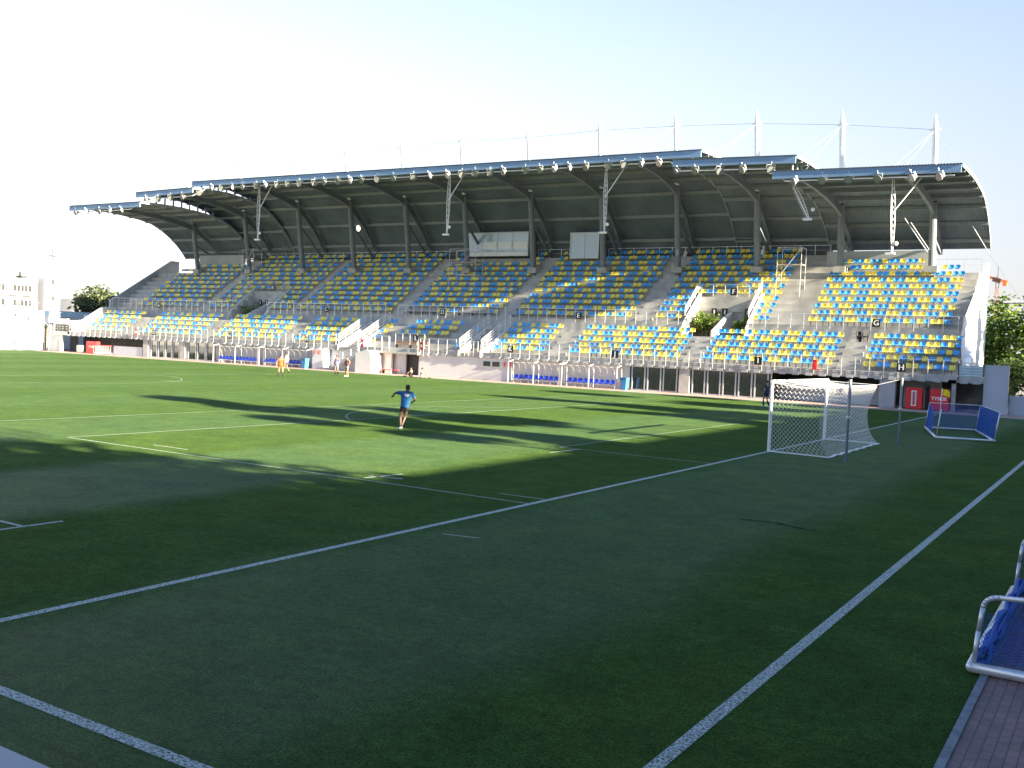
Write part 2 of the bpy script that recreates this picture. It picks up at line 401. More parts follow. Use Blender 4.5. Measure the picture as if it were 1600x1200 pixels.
# lower tier, cut where the two stairs drop through it
mb = MB(); xs = [-106.0]
for a, b in sorted(VOM_LOW): xs += [a, b]
xs += [0.25]
for k in range(0, len(xs), 2): mb.prism(low_prof(), xs[k], xs[k+1], 'terrace')
for a, b in VOM_LOW: mb.prism([(37.3,2.08),(37.3,2.4),(38.6,2.4),(38.6,2.62),(39.3,2.62),(39.3,2.9),(40,2.9),(40,3.2),(40.7,3.2),(40.7,3.6),(41.4,3.6),(41.4,4.0),(42.1,4.0),(42.1,4.4),(42.8,4.4),(42.8,4.77),(43.9,4.77),(43.9,2.08)], a, b, 'terrace')
mb.box(0.253, 37.3, 2.08, 2.0, 41.5, 2.5, 'terrace'); part(mb, 'lower_tier')
# upper tier in lengths with different numbers of rows
mb = MB()
def seg(x0, x1, n):
    cuts = [v for v in sorted(VOM_UP) if v[0] > x0 and v[1] < x1]
    a = x0
    for v in cuts:
        mb.prism(up_prof(n), a, v[0], 'terrace'); mb.prism(up_prof(n, 4), v[0], v[1], 'terrace'); a = v[1]
    mb.prism(up_prof(n), a, x1, 'terrace')
seg(-4.6, XR, 9); seg(-13.2, -4.6, 10); seg(-88.3, -13.2, 12); seg(-96.9, -88.3, 10); seg(XL+.2, -96.9, 9)
part(mb, 'upper_tier')
# half steps in the aisles
LOWB = {'H': (-6.6, 0.1), 'I': (-19.3, -8.7), 'J': (-31.9, -21.1), 'K': (-40.0, -34.1), 'M': (-65.4, -58.6), 'N': (-78.1, -67.3), 'O': (-91.3, -80.0), 'P': (-102.2, -94.0)}
UPB = {'G': (-12.5, -1.2), 'F': (-26.3, -15.5), 'E': (-41.3, -28.3), 'D': (-54.8, -43.1), 'C': (-70.4, -56.6), 'B': (-85.2, -71.6), 'A': (-99.2, -87.0)}
UPROWS = {'G': 10, 'F': 12, 'E': 12, 'D': 12, 'C': 12, 'B': 12, 'A': 10}
def aisle(a, b, n, y0, z0, tread, rise, mt):
    p = [(y0+.002, z0-.3)]
    for i in range(n):
        y = y0+tread*i; z = z0+rise*i+.003
        p += [(y+(.002 if i else 0), z), (y+tread*.5, z), (y+tread*.5, z+rise/2), (y+tread-.002, z+rise/2)]
    p += [(y0+tread*n-.002, z0-.3)]
    mb = MB(); mb.prism(p, a, b, mt); part(mb, 'aisle_steps')
for a, b in ((-28.1,-26.5), (-42.9,-41.5), (-56.4,-55.0), (-71.4,-70.6), (-86.8,-85.4)): aisle(a, b, 11, UY, UZ, UT, UR, 'terrace')
for a, b in ((-8.4,-6.9), (-20.9,-19.6), (-33.9,-32.2), (-67.1,-65.6), (-79.8,-78.3), (-93.8,-91.5)): aisle(a, b, 4, 38.3, LZ, LT, LR, 'concrete')
# wall faces of the upper walkway, end walls, back walls
mb = MB()
for x0, x1 in ((XR-.9, XR), (XL, XL+.35)):
    pass
mb = MB(); mb.prism([(43.3,4.6),(43.3,6.75),(44.2,7.0),(54.6,12.1),(54.6,0),(43.3,0)], XR+.003, XR+.28, 'whitewall'); part(mb, 'end_wall')
mb = MB(); mb.prism([(43.6,4.6),(43.6,6.95),(44.2,7.2),(53.2,12.9),(54.4,12.9),(54.4,0),(43.6,0)], XL-.2, XL+.2, 'greywall'); part(mb, 'end_wall')
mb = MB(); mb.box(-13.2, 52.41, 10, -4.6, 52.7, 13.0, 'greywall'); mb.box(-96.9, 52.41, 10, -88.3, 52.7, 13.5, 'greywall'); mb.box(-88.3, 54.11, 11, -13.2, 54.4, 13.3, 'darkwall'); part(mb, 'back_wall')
# low sloping end parapet of the lower tier, left
mb = MB(); mb.prism([(37.3,2.1),(37.3,3.9),(39.0,4.0),(42.0,5.9),(44,6.0),(44,2.1)], -103.1, -102.75, 'whitewall'); mb.box(-106.0, 37.26, 2.1, -103.1, 37.45, 4.15, 'whitewall'); ew = part(mb, 'side_parapet')
mb = MB()
for k, wd in enumerate((0.35, 0.14, 0.3, 0.62, 0.62)):
    x = -105.6 + (0, .55, .85, 1.3, 2.05)[k]
    mb.box(x, 37.2, 2.55, x+wd, 37.257, 3.45, 'smudge' if k < 2 else 'dark')
    for j in range(2): mb.box(x+wd*.2, 37.19, 2.85+.3*j, x+wd*.8, 37.197, 2.89+.3*j, 'white')
sub(mb, 'grille', ew)
# vomitories: white parapets, stair, end wall with opening
for (a, b) in VOM_UP:
    mb = MB()
    yb = UY+UT*4
    for x in (a-.2, b):
        mb = MB(); mb.prism([(43.3,4.78),(43.3,5.3),(44.0,6.2),(yb,8.8),(yb+.2,8.8),(yb+.2,4.78)], x+.003, x+.197, 'whitewall'); part(mb, 'passage_parapet')
    
    mb = MB()
    mb.box(a+.01, yb-.25, 7.15, b-.01, yb-.003, 8.45, 'terrace')            # wall above the openings
    xm = (a+b)/2+.3
    mb.prism([(42.9,4.78),(42.9,5.3),(yb-.3,7.1),(yb-.3,4.78)], xm-.3, xm+.1, 'whitewall')
    part(mb, 'passage_wall')
    for x in (a+1.2, xm-.9, xm+1.2):
        mb = MB(); mb.box(x, yb-.31, 6.75, x+.5, yb-.253, 7.45, 'black'); mb.box(x+.2, yb-.32, 6.9, x+.32, yb-.313, 7.3, 'white'); part(mb, 'passage_sign')
# ---------------- railings
def railing(x0, x1, y, zb, zt, step=1.02, parent=stand, bracket=True, nm='railing', mt='railpaint', mids=(0.35, 0.65)):
    mb = MB(); n = max(1, round((x1-x0)/step))
    for k in range(n+1):
        x = x0+(x1-x0)*k/n
        mb.box(x-.024, y-.02, zb, x+.024, y+.02, zt, mt)
        if bracket: mb.box(x-.62, 37.22, 2.02, x-.12, 37.297, 2.24, 'greywall')
    mb.bar((x0,y,zt), (x1,y,zt), .035, .035, mt)
    for q in mids: mb.bar((x0,y,zb+(zt-zb)*q), (x1,y,zb+(zt-zb)*q), .012, .012, mt)
    return part(mb, nm)
for x0, x1 in ((-102.5,-58.0), (-53.8,-51.0), (-47.2,-43.0), (-40.0, 0.4), ): railing(x0, x1, 37.24, 2.15, 3.62)
railing(0.4, 1.95, 37.24, 2.2, 3.45, .78, mids=())
for a, b in ((-99.4,-81.3), (-74.6,-57), (-55.3,-41.8), (-40.2,-23.6), (-16.8,-0.7)):
    railing(a, b, 43.72, 5.75, 7.0, 1.05, bracket=False, mt='galv', mids=(.3, .55, .8))
for a, b in VOM_UP: railing(a, b, UY+UT*4+.1, 8.45, 9.6, 1.1, bracket=False)
railing(-4.4, XR, 52.2, UZ+UR*8+.0, 12.2, 1.4, bracket=False, mt='galv', mids=(.6,))
railing(-88.2, -54.0, 54.0, UZ+UR*11, 13.75, 1.4, bracket=False, mt='galv', mids=(.55,))
railing(-44.5, -40.2, 54.0, UZ+UR*11, 13.75, 1.4, bracket=False, mt='galv', mids=(.55,))
railing(-36.0, -13.3, 54.0, UZ+UR*11, 13.75, 1.4, bracket=False, mt='galv', mids=(.55,))
railing(-103.2, -97.2, 43.72, 5.9, 7.2, 1.2, bracket=False, mt='galv', mids=(.25,.5,.75))
def slope_rail(x, p0, p1, h=0.95, n=5, nm='stair_railing'):
    mb = MB(); p0 = Vector((x,)+p0); p1 = Vector((x,)+p1)
    for k in range(n+1):
        q = p0.lerp(p1, k/n); mb.tube(q, q+Vector((0,0,h)), .022, 'whitepaint', 6)
    for g in (0.3, 0.55, 0.78, 1.0): mb.tube(p0+Vector((0,0,h*g)), p1+Vector((0,0,h*g)), .02, 'whitepaint', 6)
    return part(mb, nm)
for (a, b) in VOM_LOW:
    mb = MB()
    for x in (a-.16, b): mb = MB(); mb.prism([(37.15,2.08),(37.15,2.6),(42.2,5.15),(42.6,5.15),(42.6,4.0),(38.2,2.08)], x+.003, x+.157, 'whitewall'); part(mb, 'stair_parapet')
    for x in (a-.08, b+.08): slope_rail(x, (37.3,2.65), (42.2,5.15), 1.05)
for (a, b) in VOM_UP:
    for x in (a-.1, b+.1): slope_rail(x, (44.0,6.6), (47.2,9.15), .8, 3)
# gate low between stair walls
railing(-42.5, -40.5, 37.2, 2.1, 3.5, .5, bracket=False, nm='gate', mids=(.25,.5,.75))
# balcony railing round the tunnel mouth and the stair to the pitch
railing(-53.7, -50.9, 37.0, 2.5, 3.7, .9, bracket=False)
railing(-50.9, -47.3, 38.0, 2.9, 4.0, .9, bracket=False)
railing(-47.3, -46.0, 37.0, 1.9, 3.5, .65, bracket=False)
mb = MB(); mb.box(-53.6,36.9,2.0,-47.2,37.29,2.2,'concrete'); part(mb,'tunnel_lintel')
mb = MB()
mb.prism_y([(-53.9,0),(-53.9,1.9),(-52.7,2.2),(-52.2,2.2),(-51.9,1.6),(-51.9,0)], 35.6, 37.2, 'whitewall'); part(mb, 'pitch_stair_wall')
mb = MB()
for k in range(9):
    x = -58.3+.5*k; mb.box(x, 36.2, 0.0, x+.5, 37.2, .17*(k+1), 'concrete')
part(mb, 'pitch_stairs')
mb = MB()
for g in (.25,.5,.75,1.0): mb.tube((-58.3,36.15,.2+g*.9),(-53.9,36.15,1.7+g*.9),.03,'whitepaint',6)
for k in range(5): mb.tube((-58.2+1.07*k,36.15,.17+.36*k),(-58.2+1.07*k,36.15,1.1+.36*k),.03,'whitepaint',6)
part(mb, 'stair_railing')

# ---------------- ground-floor front
mb = MB()
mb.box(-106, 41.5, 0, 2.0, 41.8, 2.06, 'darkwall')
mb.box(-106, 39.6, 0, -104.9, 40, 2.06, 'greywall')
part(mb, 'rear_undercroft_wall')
def WP(f):
    mb = MB(); f(mb); return part(mb, 'ground_floor_wall')
WP(lambda mb: mb.box(-107.3,37.35,0,-104.7,37.7,3.3,'greywall')); WP(lambda mb: mb.prism([(37.3,0),(37.3,2.06),(37.5,2.06),(37.5,0)],-104.7,-104.2,'whitewall'))
WP(lambda mb: mb.box(-75.9,37.6,0,-61.2,37.8,2.06,'greywall'))
WP(lambda mb: mb.box(-61.2,37.55,0,-57.9,37.8,2.06,'panelgrey'))
WP(lambda mb: mb.box(-60.3,36.3,0,-58.9,37.5,2.06,'whitewall'))
WP(lambda mb: mb.box(-57.8,37.5,0,-50.9,37.8,2.06,'whitewall'))
WP(lambda mb: mb.box(-50.9,37.9,0,-49.4,38.1,2.06,'panelgrey'))
WP(lambda mb: mb.box(-47.4,37.35,0,-36.8,37.8,2.06,'whitewall'))
WP(lambda mb: mb.box(-36.8,37.7,0,-25.3,37.85,2.06,'whitewall'))
WP(lambda mb: mb.box(-20.6,37.32,0,-19.7,37.8,2.06,'concrete'))
WP(lambda mb: mb.box(-4.9,37.4,0,-3.8,37.9,2.06,'greywall')); WP(lambda mb: mb.box(-3.6,39.6,0,-1,39.8,2.06,'greywall')); WP(lambda mb: mb.box(0.0,37.4,0,.25,37.7,2.06,'greywall'))
WP(lambda mb: mb.box(-13.0,39.5,0,-5.0,39.7,1.5,'panelgrey'))
for x in (-88.4,-81.9,-75.8): WP(lambda mb: mb.box(x,37.32,0,x+.9,37.8,2.06,'concrete'))
def doors(x0, x1, n, y=37.45):
    mb = MB(); mb.box(x0, y+.05, .12, x1, y+.12, 2.02, 'glassdark'); d = part(mb, 'glazed_door')
    mb = MB(); wv = (x1-x0)/n
    for k in range(n+1):
        for dx in (-.13, .13): mb.box(x0+wv*k+dx-.05, y-.04, 0, x0+wv*k+dx+.05, y+.045, 2.06, 'steel')
    mb.box(x0, y-.03, 0, x1, y+.045, .11, 'steel'); mb.box(x0, y-.03, 1.97, x1, y+.045, 2.06, 'steel')
    sub(mb, 'door_frame', d)
for x0, x1, n in ((-25.0,-20.7,3), (-19.6,-13.1,5), (-87.2,-82.0,4), (-80.7,-76.0,3)): doors(x0, x1, n)
mb = MB()
for x in (-39.9,-38.9): mb.box(x,37.3,1.3,x+.75,37.346,1.72,'glassdark')
mb.box(-40.1,37.28,1.22,-37.95,37.345,1.28,'steel'); part(mb,'window')
mb = MB(); mb.box(-49.4,38.2,0,-47.4,38.3,2.06,'dark'); part(mb,'tunnel_shade')  # dark panel standing in for the shade inside the tunnel mouth

# ---------------- roof
def lerp(a, b, t): return a+(b-a)*t
SHAPE = [(36.9,1.0),(39,1.012),(41,1.02),(43,1.015),(45,0.99),(47,.955),(49,.88),(50.5,.755),(52,.575),(53.2,.39),(54.2,.20),(55,0.0)]
def sh(y):
    for (a, u), (b, v) in zip(SHAPE, SHAPE[1:]):
        if y <= b: return lerp(u, v, (y-a)/(b-a))
    return 0
ZB = 13.35
ROOFS = [(-0.1,-13.6,17.36,17.56,36.9), (-12.15,-22.45,18.94,19.22,38.2), (-20.4,-83.0,20.15,20.64,39.4), (-81.35,-91.5,19.71,19.58,38.2), (-88.9,-102.6,18.2,18.2,36.9)]
def roofz(seg, x, y):
    x0, x1, z0, z1, yf = seg; zf = lerp(z0, z1, (x-x0)/(x1-x0))
    if y < 47: y = 36.9+(y-yf)*(47-36.9)/(47-yf)
    return ZB + (zf-ZB)*sh(y)
roof_objs = []
for si, sg in enumerate(ROOFS):
    x0, x1, z0, z1, yf = sg
    mb = MB(); n = int(abs(x1-x0)/.105); ys = [yf+(p[0]-36.9)*(47-yf)/(47-36.9) if p[0] < 47 else p[0] for p in SHAPE]; ny = len(ys)
    vs = []; fs = []
    for k in range(n+1):
        x = lerp(x0, x1, k/n); a = (.045 if k % 2 else -.0)
        for y in ys: vs.append((x, y-.25 if y == ys[0] else y, roofz(sg, x, y)+a))
    m_ = len(vs); vs += [(x, y, z-.03) for x, y, z in vs]
    for k in range(n):
        for j in range(ny-1):
            i = k*ny+j; fs.append((i, i+1, i+ny+1, i+ny)); fs.append((m_+i, m_+i+ny, m_+i+ny+1, m_+i+1))
        fs.append((k*ny, (k+1)*ny, m_+(k+1)*ny, m_+k*ny))
    mb.add(vs, fs, 'roofsheet')
    ro = part(mb, 'roof'); roof_objs.append((sg, ro))
    xe0, xe1 = x0-.05, x1+.05
    # front beam, end trim
    mb = MB(); mb.bar((xe0,yf-.1,roofz(sg,xe0,yf)-.33), (xe1,yf-.1,roofz(sg,xe1,yf)-.33), .16, .54, 'fascia'); sub(mb, 'front_beam', ro)
    mb = MB()
    for yy in (yf+1.6, lerp(yf,47,.36), lerp(yf,47,.6), lerp(yf,47,.84), 48.0, 50.2, 52.4, 54.2):
        mb.bar((xe0,yy,roofz(sg,xe0,yy)-.2), (xe1,yy,roofz(sg,xe1,yy)-.2), .12, .30, 'purlin')
    sub(mb, 'purlin', ro)
    for xe in (x0, x1):
        mb = MB(); ps = [(xe, y, roofz(sg, xe, y)-.06) for y in ys]
        for a, b in zip(ps, ps[1:]): mb.bar(a, b, .06, .26, 'steel')
        sub(mb, 'end_trim', ro)
# columns, ribs, masts
COLS = [(-4.0,23.6),(-11.5,24.6),(-19.0,25.3),(-26.8,25.7),(-34.8,25.9),(-43.0,25.8),(-51.4,26.0),(-59.5,26.0),(-67.7,25.8),(-76.0,25.7),(-85.3,25.6),(-95.0,24.6)]
def seg_at(x):
    best = None
    for sg in ROOFS:
        if sg[1] <= x <= sg[0] and (best is None or abs(sg[3]) < abs(best[3])): best = sg
    return best
COLY0, COLY1 = 50.7, 48.3
mastpts = []
for x, zt in COLS:
    sg = seg_at(x); zbase = UZ+UR*8
    def cy(z): return lerp(COLY0, COLY1, (z-zbase)/(zt-zbase))
    zr = roofz(sg, x, 49.6)
    mb = MB(); mb.tube((x,cy(zbase-.3),zbase-.3), (x,cy(zr-.05),zr-.05), .29, 'columnpaint', 14); mb.box(x-.5,50.2,zbase,x+.5,51.2,zbase+.55,'concrete')
    part(mb, 'column', smooth=False)
    mb = MB(); zt2 = zt-1.0
    mb.tube((x,cy(zr+.06),zr+.06), (x,cy(zr+1.2),zr+1.2), .24, 'whitepaint', 12); mb.tube((x,cy(zr+1.2),zr+1.2), (x,cy(zt2),zt2), .24, 'whitepaint', 12, .23)
    mb.tube((x,cy(zt2),zt2), (x,cy(zt),zt), .23, 'whitepaint', 12, .04)
    for a in (-.45, .45): mb.tube((x,cy(zt-1.2),zt-1.2),(x+a,cy(zt-1.2),zt-1.2),.06,'whitepaint',6)
    part(mb, 'mast')
    mastpts.append((x, cy(zt-1.2), zt-1.2))
    # curved rib girder under the sheet
    mb = MB(); yf = sg[4]; ys = [yf+.4,lerp(yf,47,.25),lerp(yf,47,.5),lerp(yf,47,.75),47,49,50.5,52,53.2,54.2,54.9]
    top = [(y, roofz(sg, x, y)-.36) for y in ys]
    bot = [(y - (.25 if y > 49 else 0), roofz(sg, x, y)-.36-lerp(.25, .62, min(1, max(0, (y-37)/10)))*(1 if y < 50 else max(.35, 1-(y-50)/7))) for y in ys]
    mb.prism(top+bot[::-1], x-.10, x+.10, 'roofbeam')
    for (a, b) in zip(bot, bot[1:]): mb.bar((x,a[0],a[1]-.03),(x,b[0],b[1]-.03),.26,.05,'roofbeam')
    mb.bar((x,49.9,roofz(sg,x,49.9)-2.6),(x,54.2,12.9),.22,.22,'roofbeam')
    part(mb, 'rib')
mb = MB()
for (a, b) in zip(mastpts, mastpts[1:]):
    mb.tube(a, b, .018, 'polegrey2', 4)
    for (p, q) in ((a, b), (b, a)):
        xm = lerp(p[0], q[0], .55); sg = seg_at(xm); mb.tube(p, (xm, 45.5, roofz(sg, xm, 45.5)+.05), .009, 'polegrey2', 4)
    mb.tube(a, (a[0]-.9, 40.2, roofz(seg_at(a[0]-.9), a[0]-.9, 40.2)+.05), .009, 'galv', 4)
mb.tube(mastpts[0], (-.9,48.0,roofz(ROOFS[0],-.9,48)+.05), .022, 'galv', 4)
part(mb, 'stay_cables')
# pipe carrying the floodlights
mb = MB(); pp = [(-.6,36.95,16.6),(-12.6,36.95,16.8),(-14.0,38.25,18.05),(-21.9,38.25,18.3),(-23.2,39.45,19.35),(-80.6,39.45,19.75),(-81.6,38.25,18.8),(-90.0,38.25,18.7),(-91.0,36.95,17.4),(-102.2,36.95,17.4)]
mb.path(pp, .05, 'galv', 6); part(mb, 'lamp_rail')
def pipe_at(x):
    for a, b in zip(pp, pp[1:]):
        if b[0] <= x <= a[0]: return lerp(a[1], b[1], (x-a[0])/(b[0]-a[0])), lerp(a[2], b[2], (x-a[0])/(b[0]-a[0]))
    return pp[-1][1], pp[-1][2]
# plates holding each upper roof length off the lower one
mb = MB()
for xs_, lo, hi in ((-13.0,0,1),(-21.5,1,2),(-82.2,3,2),(-90.2,4,3)):
    for k in range(8):
        y = 40+1.25*k; za = roofz(ROOFS[lo], xs_, y)+.05; zb = roofz(ROOFS[hi], xs_, y)-.05
        if zb-za > .15: mb = MB(); mb.box(xs_-.05, y-.09, za, xs_+.05, y+.09, zb, 'steel'); part(mb, 'roof_post')
# slender hanging lattice arms under the roof edge
def hang(x0, z0, x1, z1, y0=38.2, y1=38.2, strut=True):
    mb = MB(); a = Vector((x0,y0,z0)); b = Vector((x1,y1,z1)); n = 12
    for k in range(3):
        an = 2*PI*k/3; off = Vector((math.cos(an), math.sin(an), 0))
        pts = [a.lerp(b, t/n)+off*(.15*math.sin(PI*min(1, .08+t/n*.92))+.03) for t in range(n+1)]
        mb.path(pts, .028, 'whitepaint', 5)
    for t in range(1, n):
        c = a.lerp(b, t/n); r = .15*math.sin(PI*min(1, .08+t/n*.92))+.03
        P = [c+Vector((math.cos(2*PI*k/3), math.sin(2*PI*k/3), 0))*r for k in range(3)]
        for k in range(3): mb.tube(P[k], P[(k+1) % 3]+Vector((0,0,-.4)), .012, 'whitepaint', 4)
    mb.box(b.x-.45,b.y-.15,b.z-.1,b.x+.2,b.y+.15,b.z+.05,'whitepaint'); mb.ball((b.x+.25,b.y,b.z+.7),.16,'whitepaint',8,5)
    if strut: mb.tube(a.lerp(b,.45),(x0+2.0,y0,z0+.1),.045,'whitepaint',6)
    part(mb, 'hanging_lattice')
hang(-73.2,19.8,-73.2,13.9,40.5,40.5); hang(-46.9,20.0,-47.0,13.9,40.5,40.5); hang(-29.8,19.5,-29.7,13.7,40.5,40.5); hang(-12.34,16.9,-10.9,14.0,38,38,False); hang(-4.9,16.7,-4.7,11.3,38,38)
mb = MB()
mb.tube((-5.6,46.5,15.0),(-4.3,50.0,12.6),.035,'steel',6); mb.tube((-5.2,47,14.7),(-4.2,50.0,12.8),.035,'steel',6); mb.tube((-1.3,52.2,15.0),(-.2,55,12.9),.035,'steel',6); mb.tube((-.2,55,12.9),(2.6,59,8.5),.014,'polegrey',5)
part(mb, 'brace')

# ------------------------------------------------------------------ floodlights
def floodlight():
    r = empty('floodlight')
    mb = MB(); prof = [(.0,.10),(.13,.10),(.24,.02),(.30,-.16),(.31,-.20)]; n = 14; vs = []; fs = []
    for (rr, h) in prof:
        for k in range(n): vs.append((rr*math.cos(2*PI*k/n), -h*-1 if False else h, rr*math.sin(2*PI*k/n)))
    for i in range(len(prof)-1):
        for k in range(n): fs.append((i*n+k, i*n+(k+1) % n, (i+1)*n+(k+1) % n, (i+1)*n+k))
    mb.add(vs, fs, 'lampmetal'); mb.box(-.12,.10,-.12,.12,.3,.12,'galv'); h = mb.build('housing', r, True)
    mb = MB(); n = 14; mb.add([(.29*math.cos(2*PI*k/n), -.185, .29*math.sin(2*PI*k/n)) for k in range(n)], [tuple(range(n))], 'lampglass'); mb.build('lens', r)
    mb = MB(); mb.box(-.34,-.03,-.03,-.31,.03,.36,'galv'); mb.box(.31,-.03,-.03,.34,.03,.36,'galv'); mb.box(-.34,-.03,.33,.34,.03,.37,'galv'); mb.box(-.03,-.03,.36,.03,.03,.6,'galv'); mb.build('bracket', r)
    for o in r.children: pass
    return r
FX = [-11.8,-9.7,-7.8,-5.7,-3.3,-1.5,-22.1,-20.4,-18.4,-16.4,-14.2,-79.6,-78.0,-76.2,-74.6,-72.4,-71.0,-69.3,-67.6,-65.9,-63.8,-62.3,-60.4,-58.7,-57.2,-55.1,-53.0,-50.5,-48.4,-46.3,-44.7,-43.1,-41.4,-39.9,-37.5,-35.9,-34.4,-32.8,-31.2,-29.0,-27.5,-25.8,-24.2,-89.6,-87.5,-85.3,-83.2,-81.1,-101.3,-99.2,-96.6,-94.5,-92.3,-90.3]
ORD = ['first','second','third','fourth','fifth','sixth','seventh','eighth','ninth','tenth','eleventh','twelfth','thirteenth','fourteenth','fifteenth','sixteenth','seventeenth','eighteenth','nineteenth','twentieth']
def ordn(k): return ORD[k] if k < 20 else ('twenty-' + ORD[k-20] if k < 29 else ORD[0] if k < 0 else ('thirtieth' if k == 29 else 'thirty-'+ORD[k-30]))
fproto = floodlight(); used = False
def roofname(x):
    if x > -13: return 'lowest roof step nearest the goal', 0
    if x > -22.5: return 'middle roof step nearest the goal', 1
    if x > -80.5: return 'long highest roof length', 2
    if x > -90: return 'middle roof step at the far end', 3
    return 'lowest roof step at the far end', 4
cnt = {}
for x in sorted(FX, reverse=True):
    nm, k = roofname(x); i = cnt.get(k, 0); cnt[k] = i+1
    o = fproto if not used else copy_tree(fproto); used = True
    o.location = (x, pipe_at(x)[0]-.05, pipe_at(x)[1]-.05); o.rotation_euler = (math.radians(random.uniform(18, 38)), 0, random.uniform(-.9, .9))
    tag(o, 'round silver floodlight, %s from the right under the %s' % (ordn(i), nm), 'floodlight', 'floodlights along the roof edge')

# ------------------------------------------------------------------ seats
def seat_mesh(mb, ox, oy, oz, mt, leg=True):
    prof = [(-.17,.35),(-.185,.40),(-.10,.405),(.06,.39),(.13,.43),(.16,.52),(.19,.68),(.18,.73)]
    wd = [.18,.20,.215,.215,.215,.22,.205,.14]; vs = []; fs = []; nc = 4
    for (y, z), w_ in zip(prof, wd):
        for k in range(nc):
            u = -1+2*k/(nc-1); vs.append((ox+u*w_, oy+y-(.035*u*u if z > .5 else 0), oz+z+(.03*u*u if z < .5 else 0)))
    m_ = len(vs); vs += [(x, y+.025, z-.02) for x, y, z in vs]
    for i in range(len(prof)-1):
        for k in range(nc-1):
            a = i*nc+k; fs += [(a, a+1, a+nc+1, a+nc), (m_+a, m_+a+nc, m_+a+nc+1, m_+a+1)]
        fs += [(i*nc, (i+1)*nc, m_+(i+1)*nc, m_+i*nc), (i*nc+nc-1, m_+i*nc+nc-1, m_+(i+1)*nc+nc-1, (i+1)*nc+nc-1)]
    mb.add(vs, fs, mt)
    if leg: mb.box(ox-.03, oy-.05, oz, ox+.03, oy+.05, oz+.40, 'polegrey')
CAM = Vector((10.855,-38.415,3.436))
SP = 0.5
def pattern(n, rnd):
    out = []; c = rnd.random() < .5
    while len(out) < n:
        out += [c]*rnd.choice((1, 1, 2, 2)); c = not c
    return out[:n]
seats = []
rnd = random.Random(11)
def add_row(block, row, x0, x1, y, z, holes=()):
    n = int((x1-x0)/SP); off = ((x1-x0)-n*SP)/2
    cols_ = pattern(n, rnd)
    for k in range(n):
        x = x0+off+SP*(k+.5)
        if any(a < x < b for a, b in holes): continue
        seats.append([block, row, k, x, y, z, 'yellow' if cols_[k] else 'blue'])
for b, (x0, x1) in LOWB.items():
    for i in range(5): add_row(b, i, x0, x1, 38.3+LT*i+.42, LZ+LR*i+.001)
for i, rs in enumerate(([(-44.2,-43.2),(-54.9,-54.0)], [(-48.9,-48.3),(-54.9,-53.9),(-44.0,-43.4)], [(-52.2,-46.2),(-54.9,-53.9)], [(-52.0,-45.6),(-54.9,-53.9),(-43.6,-43.0)], [(-51.6,-45.4),(-54.9,-53.9)])):
    for a, b in rs: add_row('L', i, a, b, 38.3+LT*i+.42, LZ+LR*i+.001)
for b, (x0, x1) in UPB.items():
    for i in range(UPROWS[b]):
        holes = []
        if i < 4: holes += [(a-.45, c+.45) for a, c in VOM_UP]
        if i == 8: holes += [(cx-.75, cx+.75) for cx, _ in COLS]
        if b == 'G':
            if i == 9: holes += [(-4.8, 0), (-13, -11.9)]
            if i == 8: holes += [(-1.9, 0)]
        if b == 'A':
            if i == 9: holes += [(-100, -96.9)]
        if b == 'D' and i == 0: holes += [(-55, -50.6), (-48.4, -44.2)]
        if i >= 10: holes += [(-53.6, -44.3), (-40.3, -35.9)]
        if i >= 10: holes += [(-28.3, -26.4), (-57, -54.8)]
        sx = 0.18*(i/11.) if b in 'FE' else 0
        add_row(b, i, x0-sx, x1-sx, UY+UT*i+.48, UZ+UR*i+.001, holes)
seats.sort(key=lambda s: (Vector(s[3:6])-CAM).length)
near, far = seats[:300], seats[300:]
smesh = {}
for c in ('yellow', 'blue'):
    mb = MB(); seat_mesh(mb, 0, 0, 0, 'seat'+c); o = mb.build('stadium_seat', smooth=False); smesh[c] = o.data; bpy.data.objects.remove(o)
rowmax = {}
for s in near: pass
for s in near:
    o = bpy.data.objects.new('stadium_seat', smesh[s[6]]); col.objects.link(o); o.location = s[3:6]
    rown = 'front row' if s[1] == 0 else '%s row up' % ordn(s[1])
    tier = 'lower' if s[0] in 'HIJKLMNOP' else 'upper'
    tag(o, '%s plastic seat, %s from the left in the %s of %s-tier block %s' % (s[6], ordn(s[2]), rown, tier, s[0]), 'seat', 'plastic seats of the grandstand')
mb = MB()
for s in far: seat_mesh(mb, s[3], s[4], s[5], 'seat'+s[6], leg=False)
o = mb.build('stadium_seats'); tag(o, 'blue and yellow plastic seats in the farther blocks of the grandstand', 'seats', 'plastic seats of the grandstand', 'stuff')
print('SEATS', len(seats))
# plank benches where seats are missing
for x0, x1, lab in ((-54.6,-50.7,'long bare brown plank left of letter D in the front row of the upper tier'),(-48.3,-44.3,'long bare brown plank right of letter D in the front row of the upper tier')):
    mb = MB(); mb.box(x0, UY+.3, UZ+.30, x1, UY+.7, UZ+.36, 'plank')
    for q in (.1, .5, .9): x = lerp(x0, x1, q); mb.box(x-.04,UY+.35,UZ,x+.04,UY+.65,UZ+.3,'polegrey')
    tag(mb.build('plank_bench'), lab, 'bench')
mb = MB(); mb.box(-51.6, 38.5, LZ+.32, -47.6, 38.95, LZ+.38, 'plank'); mb.box(-51.6, 38.9, LZ+.45, -47.6, 38.95, LZ+.75, 'plank')
for x in (-51.3,-49.6,-47.9): mb.box(x-.04,38.6,LZ,x+.04,38.9,LZ+.32,'polegrey')
tag(mb.build('plank_bench'), 'brown wooden bench above the dark players tunnel', 'bench')

